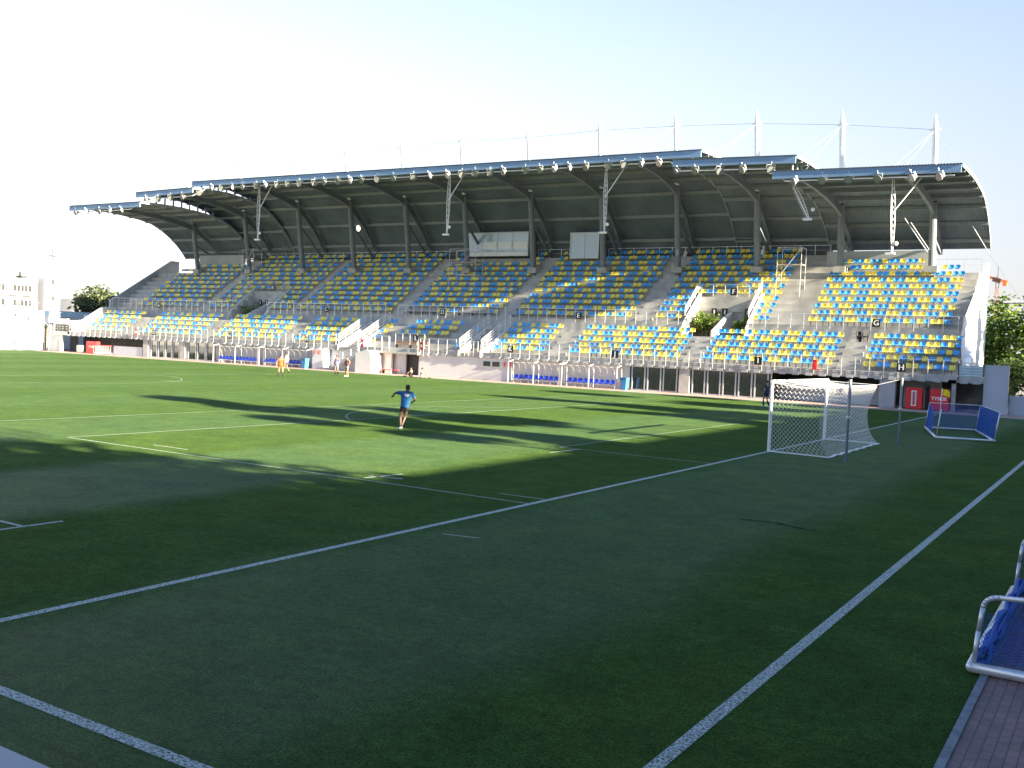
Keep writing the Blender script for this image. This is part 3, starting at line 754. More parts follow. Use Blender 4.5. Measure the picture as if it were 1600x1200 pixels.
# ------------------------------------------------------------------ letter signs
def letter_sign(ch, x, y, z, where, s=.62):
    mb = MB(); mb.box(-s/2, -.02, -s/2, s/2, .02, s/2, 'black'); 
    r = mb.build('letter_sign'); r.location = (x, y, z)
    m2 = MB(); lettering(m2, ch, s*.95, (0, -.026, 0), 'white', .018); m2.build('letter', r)
    tag(r, 'black square sign with white letter %s on the %s' % (ch, where), 'sign', 'block letter signs')
for ch, x in (('H',-3.4),('I',-14.0),('J',-26.4),('K',-36.9),('L',-48.3),('M',-61.9),('N',-73.5),('O',-86.2),('P',-102.4)):
    z = 2.95 if ch != 'L' else 3.55
    letter_sign(ch, x, 37.13 if ch != 'L' else 37.9, z, 'front railing of the lower tier')
for ch, x in (('A',-93.8),('C',-65.4),('D',-49.4),('E',-33.6),('G',-6.7)): letter_sign(ch, x, 43.6, 6.35, 'railing of the upper tier')
letter_sign('F', -19.9, UY+UT*4-.05, 8.95, 'railing over the nearer green passage'); letter_sign('B', -77.6, UY+UT*4-.05, 8.95, 'railing over the farther green passage')
# fire boxes on railings
for k, (x, lab) in enumerate(((-9.6,'small red box on the lower railing left of the goal'),(-54.4,'red box on the railing left of the players tunnel'),(-46.9,'red box on the railing right of the players tunnel'),(-89.4,'pale red notice on the lower railing below block O'))):
    mb = MB(); mb.box(-.16,-.14,-.36,.16,.0,.36,'red'); mb.box(-.1,-.16,-.1,.1,-.143,.15,'white' if k else 'red'); mb.box(-.18,-.16,.363,.18,.01,.4,'red')
    o = mb.build('fire_box', loc=(x, 37.17, 2.85)); tag(o, lab, 'box')

# ------------------------------------------------------------------ press boxes, scaffolds
def press_box(x0, x1, z0, z1, label, panes, boards):
    r = empty('press_box', ((x0+x1)/2, 52.4, z0), 0, label, 'cabin', 'glazed cabins at the top of the stand')
    h = z1-z0; wv = (x1-x0)/2
    mb = MB(); mb.box(-wv,.1,0,wv,1.6,h,'greywall'); mb.box(-wv-.06,-.1,h+.002,wv+.06,1.7,h+.1,'steel'); mb.box(-wv+.01,.0,0,wv-.01,.097,.45 if boards else .1,'white'); mb.build('cabin', r)
    mb = MB(); mb.box(-wv+.05,.02,.5 if boards else .12,wv-.05,.09,h-.05,'glassblue'); g = mb.build('window', r)
    mb = MB()
    for k in range(panes+1):
        x = -wv+2*wv*k/panes; mb.box(x-.04,-.04,.002,x+.04,.018,h-.002,'whitepaint')
    mb.box(-wv+.04,-.03,h-.08,wv-.04,.015,h-.003,'whitepaint'); mb.build('frame', g)
    if boards:
        mb = MB()
        for k in range(1, panes):
            x = -wv+2*wv*k/panes; mb.box(x+.1,-.02,.75,x+2*wv/panes-.1,.012,1.55,'white')  # white panels stand in for bright light seen in the panes
        mb.build('bright_panel', g)
press_box(-52.8,-44.9,12.95,15.45,'long glazed press cabin with white panels for bright panes behind block D',4,True)
press_box(-39.7,-36.4,12.6,15.2,'short square glazed cabin with plain blue panes behind block E',2,False)
def scaffold(x0, x1, y, z0, z1, lab, d=1.4):
    mb = MB(); xs = (x0, x1)
    for x in xs:
        for yy in (y, y+d): mb.tube((x,yy,z0+(0.75 if yy > y else 0)),(x,yy,z1),.022,'galv',6)
    for z in (lerp(z0,z1,.35), lerp(z0,z1,.65), z1):
        for yy in (y, y+d): mb.tube((x0,yy,z),(x1,yy,z),.018,'galv',6)
        for x in xs: mb.tube((x,y,z),(x,y+d,z),.018,'galv',6)
    mb.tube((x0,y,lerp(z0,z1,.35)),(x1,y,z1),.025,'galv',6)
    mb.box(x0,y,lerp(z0,z1,.65)+.04,x1,y+d,lerp(z0,z1,.65)+.09,'plank')
    tag(mb.build('scaffold_platform'), lab, 'scaffold', 'camera scaffolds among the seats')
scaffold(-86.0,-84.0,50.0,10.4,13.9,'grey tube scaffold platform at the far end of block B')
scaffold(-52.0,-48.6,48.0,9.1,13.3,'grey tube scaffold platform in front of the long press cabin')
scaffold(-16.2,-14.1,47.6,8.6,12.9,'grey tube scaffold platform at the right top corner of block F')
mb = MB(); mb.ball((0,0,.35),.3,'cloth',8,6,(1,.8,1.3)); mb.tube((0,0,.6),(-.3,.2,1.1),.12,'cloth',6,.04); mb.tube((.1,0,0),(.3,-.2,.5),.2,'cloth',8,.1)
o = mb.build('wrapped_camera'); o.location = (-43.4,51.2,11.5); tag(o,'white wrapped camera beside the long press cabin','camera')
for x, z, lab in ((-27.4,12.2,'white wrapped bundle left of block F top row'),(-19.5,12.6,'white wrapped bundle on the top row of block F')):
    mb = MB(); mb.ball((0,0,.4),.3,'cloth',8,6,(.8,.7,1.6)); mb.ball((.1,0,.95),.18,'cloth',7,5); o = mb.build('wrapped_bundle'); o.location = (x,53.6,z); tag(o,lab,'bundle')
# long white banner roll hanging on the right end of the stand
mb = MB(); pr = [(43.6,6.95,.30),(43.4,6.1,.34),(42.6,5.3,.46),(41.2,4.6,.40),(39.6,3.8,.32),(38.6,3.2,.2)]
for (a, b) in zip(pr, pr[1:]):
    mb.tube((-.05+.15*(43.6-a[0]),a[0],a[1]),(-.05+.15*(43.6-b[0]),b[0],b[1]),a[2],'cloth',9,b[2])
tag(mb.build('rolled_banner', smooth=True),'long white rolled cloth hanging down the right end of the stand','banner')
# dark folded thing on the walkway, built from slanted slabs
mb = MB()
for dx in (0,.5):
    mb.bar((dx,0,0),(dx-.15,.25,.95),.36,.06,'black'); mb.bar((dx+.1,.05,0),(dx+.22,.3,.9),.05,.05,'black'); mb.bar((dx-.2,-.05,.45),(dx+.2,.1,.5),.3,.05,'black')
o = mb.build('dark_folded_item'); o.location = (-7.8,43.0,4.8); tag(o,'dark folded thing leaning on the walkway between blocks G and H','chair')

# ------------------------------------------------------------------ dugouts, bins, boards below the stand
def dugout(x0, x1, y, label):
    r = empty('dugout', ((x0+x1)/2, y, 0), 0, label, 'dugout', 'glazed team benches'); L = (x1-x0)/2
    mb = MB()
    for x in (-L, 0, L):
        mb.box(x-.04,-.04,0,x+.04,.04,1.85,'railpaint'); mb.bar((x,0,1.85),(x,.9,2.0),.06,.06,'railpaint'); mb.box(x-.035,.87,0,x+.035,.94,2.0,'railpaint')
    mb.bar((-L,0,1.85),(L,0,1.85),.05,.05,'railpaint')
    n = 8
    for k in range(1, n):
        x = -L+2*L*k/n; mb.path([(x,0,1.82),(x,.5,1.8),(x,.85,1.5),(x,.95,1.0)],.014,'galv',5)
    mb.build('frame', r)
    mb = MB(); pr = [(-.1,1.86),(.5,1.84),(.86,1.55),(.97,1.0),(.97,.55)]
    for a, b in zip(pr, pr[1:]): mb.add([(-L,a[0],a[1]),(L,a[0],a[1]),(L,b[0],b[1]),(-L,b[0],b[1])],[(0,1,2,3)],'canopy')
    mb.build('canopy', r)
    proto = MB(); seat_mesh(proto,0,0,.02,'benchblue',False); s0 = proto.build('seat', r); k = 0; m = int((2*L-.6)/.52)
    for i in range(m):
        s = s0 if i == 0 else s0.copy()
        if i: col.objects.link(s); s.parent = r
        s.location = (-L+.45+.52*i, .55, 0.0)
    mb = MB(); mb.box(-L+.2,.42,.28,L-.2,.5,.34,'galv')
    for i in range(7): x = -L+.4+(2*L-.8)*i/6; mb.box(x-.03,.42,0,x+.03,.5,.28,'galv')
    mb.build('bench_rail', r)
dugout(-36.6,-31.3,36.4,'glazed team dugout with blue seats, second from right under block K')
dugout(-31.1,-25.8,36.4,'glazed team dugout with blue seats beside the blue bin under block J')
dugout(-75.2,-68.3,36.4,'glazed team dugout with blue seats, farthest from the camera under block N')
dugout(-68.1,-61.2,36.4,'glazed team dugout with blue seats behind the orange player under block M')
def bin_(x, y, lab):
    mb = MB(); mb.prism_y([(-.24,0),(.24,0),(.3,.95),(-.3,.95)],-.28,.28,'binblue'); mb.box(-.33,-.32,.955,.33,.3,1.03,'binblue'); mb.box(-.3,-.36,1.0,.3,-.322,1.05,'binblue')
    r = mb.build('wheeled_bin', loc=(x,y,0)); tag(r,lab,'bin','blue bins beside the dugouts')
    w_ = MB(); w_.tube((-.27,.24,.1),(.27,.24,.1),.1,'black',10); w_.build('wheel', r)
bin_(-25.1,36.5,'blue wheeled bin at the right end of the nearer dugouts'); bin_(-60.6,35.6,'blue wheeled bin behind the white-shirted player at the far dugouts')
def ban_signs(x, z, lab):
    r = empty('prohibition_sign',(x,37.3,z),0,lab,'sign','round red prohibition signs')
    mb = MB(); n = 20; vs = [(.23*math.cos(2*PI*k/n),0,.23*math.sin(2*PI*k/n)) for k in range(n)]+[(.195*math.cos(2*PI*k/n),0,.195*math.sin(2*PI*k/n)) for k in range(n)]
    mb.add(vs,[(k,(k+1)%n,n+(k+1)%n,n+k) for k in range(n)],'red'); mb.bar((-.16,0,.16),(.14,0,-.14),.03,.03,'red'); mb.build('ring', r)
    mb = MB(); mb.box(-.05,-.005,-.13,.05,.004,.12,'black'); mb.build('symbol', r)
for x, z, lab in ((-37.55,1.55,'left round red prohibition sign on white wall beside near dugouts'),(-36.95,1.55,'right round red prohibition sign on white wall beside near dugouts')): ban_signs(x, z, lab)
for x, z, lab in ((-60.0,1.72,'left round red prohibition sign on the far white pier'),(-59.4,1.72,'right round red prohibition sign on the far white pier')):
    ban_signs(x, z, lab)
for o in bpy.data.objects:
    if o.name.startswith('prohibition_sign'): o.location.y = 36.24 if o.location.x < -50 else 37.28
mb = MB(); mb.box(-.55,-.03,-.26,.55,.03,.26,'black'); r = mb.build('wall_sign', loc=(-54.3,37.42,1.75)); tag(r,'black rectangular sign on the white wall left of the tunnel','sign')
mb = MB(); mb.prism_y([(-.25,-.08),(0,.12),(.25,-.08)],-.04,-.033,'white'); mb.build('emblem', r)
def red_board(x0, x1, y, h, lab, txt=None, can=False):
    r = empty('red_board',((x0+x1)/2,y,0),0,lab,'board','red drink boards under the stand'); wv = (x1-x0)/2
    mb = MB(); mb.box(-wv,-.25,.05,wv,.25,h,'red'); mb.box(-wv+.05,-.2,0,wv-.05,.2,.047,'black'); mb.build('panel', r)
    mb = MB()
    if txt: lettering(mb, txt, .34, (0,-.257,h*.55), 'white', .01)
    if can: 
        mb.box(-.17,-.262,.25,.17,-.256,h-.2,'white'); mb.box(-.13,-.27,.35,.13,-.265,h-.3,'panelgrey'); mb.box(-.05,-.275,.3,.05,-.272,h-.25,'red')
    mb.build('lettering', r)
red_board(-2.95,-1.85,37.2,1.55,'red board with a pale can picture under block H',can=True)
red_board(-1.35,-.1,37.3,1.55,'red board with white lettering behind the corner flag','TYSKIE')
red_board(-98.3,-96.3,36.9,1.5,'red box with white lettering at the far left of the stand','TYSKIE')
mb = MB(); mb.box(-1.7,37.3,0,-1.45,37.7,1.6,'black'); mb.ball((-1.6,37.4,1.65),.22,'black',8,5); tag(mb.build('loudspeaker'),'black loudspeaker between the two red boards','speaker')
mb = MB(); mb.box(-94.0,37.4,0,-88.6,37.5,1.1,'panelgrey'); mb.box(-103,38.5,0,-101.5,38.7,.9,'galv'); 
tag(mb.build('low_fence'),'pale grey low panels in the dark recess below block P','fence')
for k in range(3):
    mb = MB(); 
    for z in (.15,1.05): mb.tube((-.9,0,z),(.9,0,z),.03,'red' if z > 1 else 'galv',6)
    for i in range(7): mb.tube((-.9+.3*i,0,.15),(-.9+.3*i,0,1.05),.02,'galv',5)
    for x in (-.7,.7): mb.tube((x,-.3,0),(x,.0,.15),.025,'galv',5); mb.tube((x,.3,0),(x,.0,.15),.025,'galv',5)
    r = mb.build('crowd_barrier', loc=(-95.2+.35*k,36.6,0)); r.rotation_euler = (0,0,1.2)
    tag(r,('nearest','middle','farthest')[2-k]+' of three barriers leaning by the far red box','barrier','barriers by the far red box')
mb = MB(); mb.box(-1,-.2,.35,1,.2,.42,'red'); mb.box(-.9,-.15,0,-.8,.15,.345,'black'); mb.box(.8,-.15,0,.9,.15,.345,'black')
o = mb.build('bench', loc=(-50.6,37.0,0)); tag(o,'low red bench left of the players tunnel','bench')
mb = MB(); mb.box(2.1,37.45,0,3.55,37.6,3.36,'panelgrey'); mb.box(2.05,37.4,0,2.098,37.65,3.42,'steel'); mb.box(3.552,37.4,0,3.6,37.65,3.42,'steel'); mb.box(2.099,37.42,3.361,3.551,37.63,3.42,'steel')
tag(mb.build('panel_gate'),'tall plain grey panel gate at the right end of the stand','gate')
mb = MB(); mb.box(3.62,37.9,0,30,38.1,1.35,'panelgrey')
for k in range(14): mb.box(3.7+2*k,37.84,0,3.78+2*k,37.897,1.4,'steel')
tag(mb.build('boundary_wall'),'pale grey low wall beyond the pitch on the right','wall')
mb = MB(); mb.box(.45,37.45,2.25,1.9,37.5,3.3,'paleblue')
for k in range(5): mb.box(.45,37.4,2.4+.19*k,1.9,37.447,2.44+.19*k,'white')
tag(mb.build('ribbed_panel'),'pale blue ribbed panel behind the railing at the right end','panel')

# ------------------------------------------------------------------ goals
def net_patch(mb, P00, P10, P11, P01, cell, r, mt, sag=0.0):
    P00, P10, P11, P01 = map(Vector, (P00, P10, P11, P01))
    nu = max(2, round((P10-P00).length/cell)); nv = max(2, round((P01-P00).length/cell))
    def P(u, v):
        q = (P00.lerp(P10, u)).lerp(P01.lerp(P11, u), v); q = q.copy(); s_ = sag*math.sin(PI*u)*math.sin(PI*v)
        q.z -= s_; return q
    for i in range(nu):
        for j in range(nv):
            # honeycomb-like lozenges
            a = P((i+.5)/nu, j/nv); b = P((i+1)/nu, (j+.5)/nv); c = P((i+.5)/nu, (j+1)/nv); d = P(i/nu, (j+.5)/nv)
            mb.tube(a, b, r, mt, 3); mb.tube(b, c, r, mt, 3); mb.tube(c, d, r, mt, 3); mb.tube(d, a, r, mt, 3)
r = empty('football_goal',(0,0,0),0,'full-size white football goal with white net on the goal line','goal')
mb = MB(); mb.tube((0,0,0),(0,0,2.5),.06,'whitepaint',12); p = mb.build('post', r, loc=(0,-3.72,0)); p2 = p.copy(); col.objects.link(p2); p2.parent = r; p2.location = (0,3.72,0)
mb = MB(); mb.tube((0,-3.78,2.5),(0,3.78,2.5),.06,'whitepaint',12); mb.build('crossbar', r)
mb = MB(); H = 2.46
def xb(v): return 2.0-.30*math.sin(PI*min(1, v*1.05))+.14*max(0, 1-v*5)**1.5
def net_grid(F, nu, nv, r_, mt='netwhite'):
    for i in range(nu):
        for j in range(nv):
            a = F((i+.5)/nu, j/nv); b = F((i+1)/nu, (j+.5)/nv); c = F((i+.5)/nu, (j+1)/nv); d = F(i/nu, (j+.5)/nv)
            for p, q in ((a,b),(b,c),(c,d),(d,a)): mb.tube(p, q, r_, mt, 3)
def yb_(v, s_): return s_*(3.72+.25*max(0, 1-v*4)*(1 if s_ < 0 else .2))
for s_ in (-1, 1): net_grid(lambda u, v: Vector((xb(v)*u, s_*3.72+(yb_(v, s_)-s_*3.72)*u+s_*.05*math.sin(PI*u)*math.sin(PI*v), .02+(H-.02-.05*u)*v)), 12, 15, .0048)
net_grid(lambda u, v: Vector((xb(v), lerp(yb_(v,-1), yb_(v,1), u), .02+(H-.07)*v-.05*math.sin(PI*u)*v)), 42, 15, .0034)
net_grid(lambda u, v: Vector((.03+v*(xb(1)-.03), lerp(-3.72, 3.72, u), H-.05*v-.10*math.sin(PI*v)-.05*math.sin(PI*u)*v)), 32, 8, .0022)
for a, b in (((0.05,-3.72,H),(2,-3.72,H-.05)),((0.05,3.72,H),(2,3.72,H-.05))): mb.tube(a,b,.012,'netwhite',5)
ring = [(.05,-3.74,.015),(1.2,-3.85,.02),(2.14,-3.97,.015)]+[(2.14+.06*math.sin(k*1.9),-3.97+7.75*k/22,.02+.012*math.sin(k*2.7)) for k in range(1,22)]+[(2.14,3.78,.015),(.05,3.73,.015)]
mb.path(ring, .022, 'netwhite', 5)
mb.path([(x+.07,y+.03,z+.01) for x, y, z in ring[2:-1]], .018, 'netwhite', 5)
mb.build('net', r)
def net_pole(x, y, lab):
    mb = MB(); mb.tube((0,0,0),(0,0,1.5),.045,'polegrey',10); mb.tube((0,0,1.5),(0,0,2.75),.05,'polegrey2',10); mb.tube((0,0,1.46),(0,0,1.54),.07,'galv',10)
    o = mb.build('net_pole', loc=(x,y,0)); tag(o, lab,'pole','poles holding the goal net')
    return o
a = net_pole(2.97,-4.9,'thin grey net pole in front of the white goal net'); b = net_pole(2.91,4.0,'thin pale net pole standing right of the white goal')
for o, q in ((a,(2.0,-3.72,2.41)),(b,(2.0,3.72,2.41))):
    mb = MB(); mb.tube((0,0,2.7),(q[0]-o.location.x,q[1]-o.location.y,q[2]),.008,'netwhite',4); mb.build('rope', o)
def tipped_goal(loc, rz, W_, D, Hh, lab, r1=.055, inner=False):
    r = empty('training_goal', loc, rz, lab, 'goal', 'silver and blue tipped training goals')
    mb = MB(); mb.path([(D,0,.06),(0,0,.06),(0,W_,.06),(D,W_,.06)], r1, 'galv', 10); mb.tube((D,0,.06),(D,W_,.06),r1,'galv',10)
    for q in ((0,0,.06),(D,0,.06),(0,W_,.06),(D,W_,.06)): mb.ball(q, r1*1.05,'galv',8,5)
    mb.build('mouth_frame', r, True)
    mb = MB()
    for y in (0, W_):
        pts = [(.02,y,.1),(.05,y,Hh*.55),(.08,y,Hh*.86)]
        for k in range(6):
            an = k/5*PI/2; pts.append((.08+.16*(1-math.cos(an))+.0, y, Hh*.86+.14*math.sin(an)*Hh/0.9))
        pts += [(D*.55,y,Hh*1.08),(D-.05,y,Hh*1.15)] if inner else [(.5,y,Hh*1.0)]
        if not inner:
            pts = [(.02,y,.1),(.15,y,Hh)]
            mb.path([(D,y,.1),(D+.15,y,Hh)], .028,'galv',8)
        mb.path(pts, .028,'galv',8)
    if inner: mb.tube((D-.05,0,Hh*1.15),(D-.05,W_,Hh*1.15),.028,'galv',8)
    else:
        mb.tube((D+.15,0,Hh),(D+.15,W_,Hh),.02,'galv',6); mb.tube((.15,W_,Hh),(D+.15,W_,Hh),.02,'galv',6)
    mb.build('back_frame', r, True)
    mb = MB(); c = .085; rr = .0045
    if inner:
        net_patch(mb,(.03,0,.1),(.03,W_,.1),(.22,W_,.42),(.22,0,.42),.07,.006,'netblue',.05)
        net_patch(mb,(.03,0,.1),(D-.1,0,.1),(D*.6,0,Hh*.8),(.07,0,Hh*.8),.06,.003,'netblue')
        net_patch(mb,(.1,W_,.1),(D-.1,W_,.1),(D-.1,W_,Hh),(.1,W_,Hh),c,rr,'netblue')
        net_patch(mb,(.15,0,.15),(.15,W_,.15),(D-.2,W_,.15),(D-.2,0,.15),.14,rr,'netblue')
        for j in range(5):
            pts = [(.05+.045*j*.5+.025*math.sin(k*.7+j*2), W_*k/30, .13+.05*(j % 3)+.03*math.sin(k*.9+j)) for k in range(31)]
            mb.path(pts, .028, 'netblue', 7)
    else:
        net_patch(mb,(0,W_,.1),(D,W_,.1),(D+.15,W_,Hh),(.15,W_,Hh),.11,.006,'netblue')
        net_patch(mb,(D,0,.1),(D,W_,.1),(D+.15,W_,Hh),(D+.15,0,Hh),.10,.006,'netblue')
        net_patch(mb,(0,W_*.35,.1),(0,W_,.1),(.15,W_,Hh),(.15,W_*.6,Hh*.7),.11,.004,'netblue')
        net_patch(mb,(.0,W_*.95,.15),(D,W_*.8,.2),(D+.1,W_*.8,Hh*.9),(.1,W_*.95,Hh*.9),.11,.005,'netblue',.2)
    mb.build('net', r)
    return r
tipped_goal((3.45,9.6,0),.23,7.0,2.4,1.34,'small blue-netted goal lying tipped behind the corner of the pitch')
tipped_goal((9.52,-26.45,.02),0,4.6,2.1,.86,'silver and blue goal lying on the brick path in the corner close to the camera',.06,True)
# corner flag
r = empty('corner_flag',(0.15,32.0,0),0,'yellow corner flag on a thin white pole','flag')
mb = MB(); mb.tube((0,0,0),(.05,0,1.75),.03,'whitepaint',8); mb.build('pole', r)
mb = MB(); n = 8; vs = []
for i in range(n+1):
    for j in range(4):
        vs.append((.05+.5*i/n, .06*math.sin(i*.9+j*.4), 1.74-.42*j/3-.16*i/n-.02*math.sin(i)))
m_ = len(vs); fs = [(i*4+j,(i+1)*4+j,(i+1)*4+j+1,i*4+j+1) for i in range(n) for j in range(3)]
mb.add(vs, fs, 'yellowcloth'); mb.build('cloth', r)
# rugby ball in the air
mb = MB(); mb.ball((0,0,0),.26,'white',14,9,(.75,.75,1.0)); mb.tube((-.05,-.19,.05),(.05,-.19,.05),.02,'black',5)
o = mb.build('ball', smooth=True, loc=(-47.5,28.0,12.95)); o.rotation_euler = (.2,.15,0); tag(o,'white oval ball flying high in front of the stand','ball')

# ------------------------------------------------------------------ people
def skin_mesh(nodes, edges, mt, name, sub=1, root=0):
    me = bpy.data.meshes.new(name); me.from_pydata([n[0] for n in nodes], edges, [])
    o = bpy.data.objects.new(name, me); col.objects.link(o)
    o.modifiers.new('skin','SKIN'); sm = o.modifiers.new('sub','SUBSURF'); sm.levels = sub; sm.render_levels = sub
    if not me.skin_vertices: me.skin_vertices.new()
    for i, n in enumerate(nodes):
        rr = n[1] if isinstance(n[1], tuple) else (n[1], n[1]); me.skin_vertices[0].data[i].radius = rr
        me.skin_vertices[0].data[i].use_root = (i == root)
    dg = bpy.context.evaluated_depsgraph_get(); m2 = bpy.data.meshes.new_from_object(o.evaluated_get(dg))
    bpy.data.objects.remove(o); bpy.data.meshes.remove(me)
    vs = [tuple(v.co) for v in m2.vertices]; fs = [tuple(p.vertices) for p in m2.polygons]
    bpy.data.meshes.remove(m2)
    return vs, fs
BASE = dict(pelvis=(0,0,.95), waist=(0,0,1.10), chest=(0,.01,1.32), neck=(0,0,1.50), head=(0,.02,1.63), top=(0,.01,1.75),
    sl=(-.19,0,1.43), sr=(.19,0,1.43), el=(-.25,-.02,1.15), er=(.25,-.02,1.15), wl=(-.27,.08,.92), wr=(.27,.08,.92), hl=(-.10,0,.92), hr=(.10,0,.92),
    kl=(-.12,.03,.50), kr=(.12,.03,.50), al=(-.13,-.02,.09), ar=(.13,-.02,.09), tl=(-.15,.14,.03), tr=(.15,.14,.03))
def person(loc, rz, label, pose, skin='skin', shirt='shirtblue', shorts='navy', socks=None, shoes='black', hair='hair', sleeve=.62, vest=False, print_=None, sock_h=.55, s=1.0):
    J = dict(BASE); J.update(pose); J = {k: Vector(v) for k, v in J.items()}
    r = empty('person', loc, rz, label, 'person'); r.scale = (s, s, s)
    nodes = []; idx = {}; E_ = []
    def nd(k, p, rad): idx[k] = len(nodes); nodes.append((tuple(p), rad)); return idx[k]
    nd('pelvis', J['pelvis'], (.135,.095)); nd('waist', J['waist'], (.12,.085)); nd('chest', J['chest'], (.16,.105)); nd('neck', J['neck'], .058)
    hd = J['head']; nd('head', hd, (.077,.092)); nd('top', J['top']-(J['top']-hd)*.25, (.066,.08))
    E_ += [(0,1),(1,2),(2,3),(3,4),(4,5)]
    for q in 'lr':
        nd('s'+q, J['s'+q], .062); nd('e'+q, J['e'+q], .042); nd('w'+q, J['w'+q], .028)
        E_ += [(idx['chest'],idx['s'+q]),(idx['s'+q],idx['e'+q]),(idx['e'+q],idx['w'+q])]
        hand = (J['w'+q]-J['e'+q]).normalized(); nd('p'+q, J['w'+q]+hand*.07, (.036,.018)); E_.append((idx['w'+q],idx['p'+q]))
        nd('h'+q, J['h'+q], .076); nd('k'+q, J['k'+q], .056); nd('c'+q, J['k'+q].lerp(J['a'+q],.3), .055); nd('a'+q, J['a'+q], .036); nd('t'+q, J['t'+q], .032)
        E_ += [(0,idx['h'+q]),(idx['h'+q],idx['k'+q]),(idx['k'+q],idx['c'+q]),(idx['c'+q],idx['a'+q]),(idx['a'+q],idx['t'+q])]
    vs, fs = skin_mesh(nodes, E_, skin, 'body', 2)
    mb = MB(); mb.add(vs, fs, skin)
    for q, sg in (('l',-1),('r',1)):      # fingers and thumb
        hand = (J['w'+q]-J['e'+q]).normalized(); pc = J['w'+q]+hand*.085
        side = hand.cross(Vector((0,1,0.01))).normalized()
        nrm = hand.cross(side).normalized()
        for k, ln_ in enumerate((.068,.078,.072,.056)):
            b0 = pc+side*(-.027+.018*k); b1 = b0+hand*ln_*.55+nrm*.008; b2 = b1+hand*ln_*.4+nrm*.026
            mb.tube(b0-hand*.02, b1, .0085, skin, 6, .008); mb.tube(b1, b2, .008, skin, 6, .006)
        t0 = J['w'+q]+hand*.035-side*.028*sg; mb.tube(t0, t0-side*.035*sg+hand*.035+nrm*.01, .01, skin, 6, .008); 
    hc = hd; fwd = (J['head']-J['neck']).cross(Vector((1,0,0))); fwd = Vector((0,1,0)) if fwd.length < .01 else fwd.normalized()
    if fwd.y < 0: fwd = -fwd
    mb.tube(hc+fwd*.085+Vector((0,0,.02)), hc+fwd*.112-Vector((0,0,.015)), .012, skin, 6, .016)
    for sx in (-1, 1): mb.ball(hc+Vector((sx*.079,-.005,0)), .026, skin, 6, 5, (.4,.7,1))
    b_ = mb.build('body', r, True)
    mb = MB()
    for sx in (-1, 1): mb.ball(hc+fwd*.088+Vector((sx*.032,0,.022)), .009, 'black', 6, 4)
    mb.box(hc.x-.025, hc.y+.083, hc.z-.052, hc.x+.025, hc.y+.09, hc.z-.045, 'red'); mb.build('face', b_)
    if hair:
        mb = MB(); c = hc.lerp(J['top'], .45); mb.ball(c-fwd*.014+Vector((0,0,.008)), .094, hair, 12, 8, (.93,1.04,.95)); mb.build('hair', r, True)
    # shirt
    nodes = []; E_ = []
    def n2(p, rad): nodes.append((tuple(p), rad)); return len(nodes)-1
    z_ = n2(J['pelvis'].lerp(J['waist'],-.6), (.196,.165)); a = n2(J['pelvis'].lerp(J['waist'],-.1), (.190,.155)); b = n2(J['waist'], (.182,.150)); c = n2(J['chest'], (.186,.132)); d = n2(J['neck']-Vector((0,0,.03)), (.078,.078))
    E_ = [(z_,a),(a,b),(b,c),(c,d)]
    for q in 'lr':
        e = n2(J['s'+q], .078 if not vest else .07); E_.append((c,e))
        if not vest: f = n2(J['s'+q].lerp(J['e'+q], sleeve), .068); E_.append((e,f))
    vs, fs = skin_mesh(nodes, E_, shirt, 'shirt', 2, 2); mb = MB(); mb.add(vs, fs, shirt); sh_ = mb.build('shirt', r, True)
    if print_:
        mb = MB(); up = (J['neck']-J['waist']).normalized(); rt = Vector((1,0,0)); rt = (rt-up*rt.dot(up)).normalized(); bk = up.cross(rt); bk = bk if bk.y < 0 else -bk
        cen = J['chest'].lerp(J['neck'],.05)
        for row, (ww, hh, off) in enumerate(((.10,.020,.055),(.085,.035,.015),(.07,.014,-.02))):
            q0 = cen+bk*.142+up*off; P = [q0-rt*ww-up*hh/2, q0+rt*ww-up*hh/2, q0+rt*ww+up*hh/2, q0-rt*ww+up*hh/2]
            mb.add(P+[p-bk*.03 for p in P], [(0,1,2,3),(0,1,5,4),(1,2,6,5),(2,3,7,6),(3,0,4,7)], 'white')
        mb.build('print', sh_)
    nodes = []; a = n2(J['pelvis']+Vector((0,0,.07)), (.158,.122)); b = n2(J['pelvis']-Vector((0,0,.02)), (.165,.125)); E_ = [(a,b)]
    for q in 'lr':
        e = n2(J['h'+q].lerp(J['k'+q], .08), .108); f = n2(J['h'+q].lerp(J['k'+q], .5), .102); E_ += [(b,e),(e,f)]
    vs, fs = skin_mesh(nodes, E_, shorts, 'shorts', 2, 1); mb = MB(); mb.add(vs, fs, shorts); mb.build('shorts', r, True)
    for q in 'lr':
        if socks:
            mb = MB(); mb.tube(J['a'+q], J['a'+q].lerp(J['k'+q], .35), .048, socks, 10, .062); mb.tube(J['a'+q].lerp(J['k'+q], .35), J['a'+q].lerp(J['k'+q], sock_h+.15), .062, socks, 10, .064); mb.build('sock', r, True)
        mb = MB(); vs, fs = skin_mesh([(tuple(J['a'+q]-Vector((0,.03,.035))), .05), (tuple(J['a'+q].lerp(J['t'+q],.6)), .047), (tuple(J['t'+q]+(J['t'+q]-J['a'+q])*.25), .036)], [(0,1),(1,2)], shoes, 'shoe', 2); mb.add(vs, fs, shoes); mb.build('shoe', r, True)
    return r
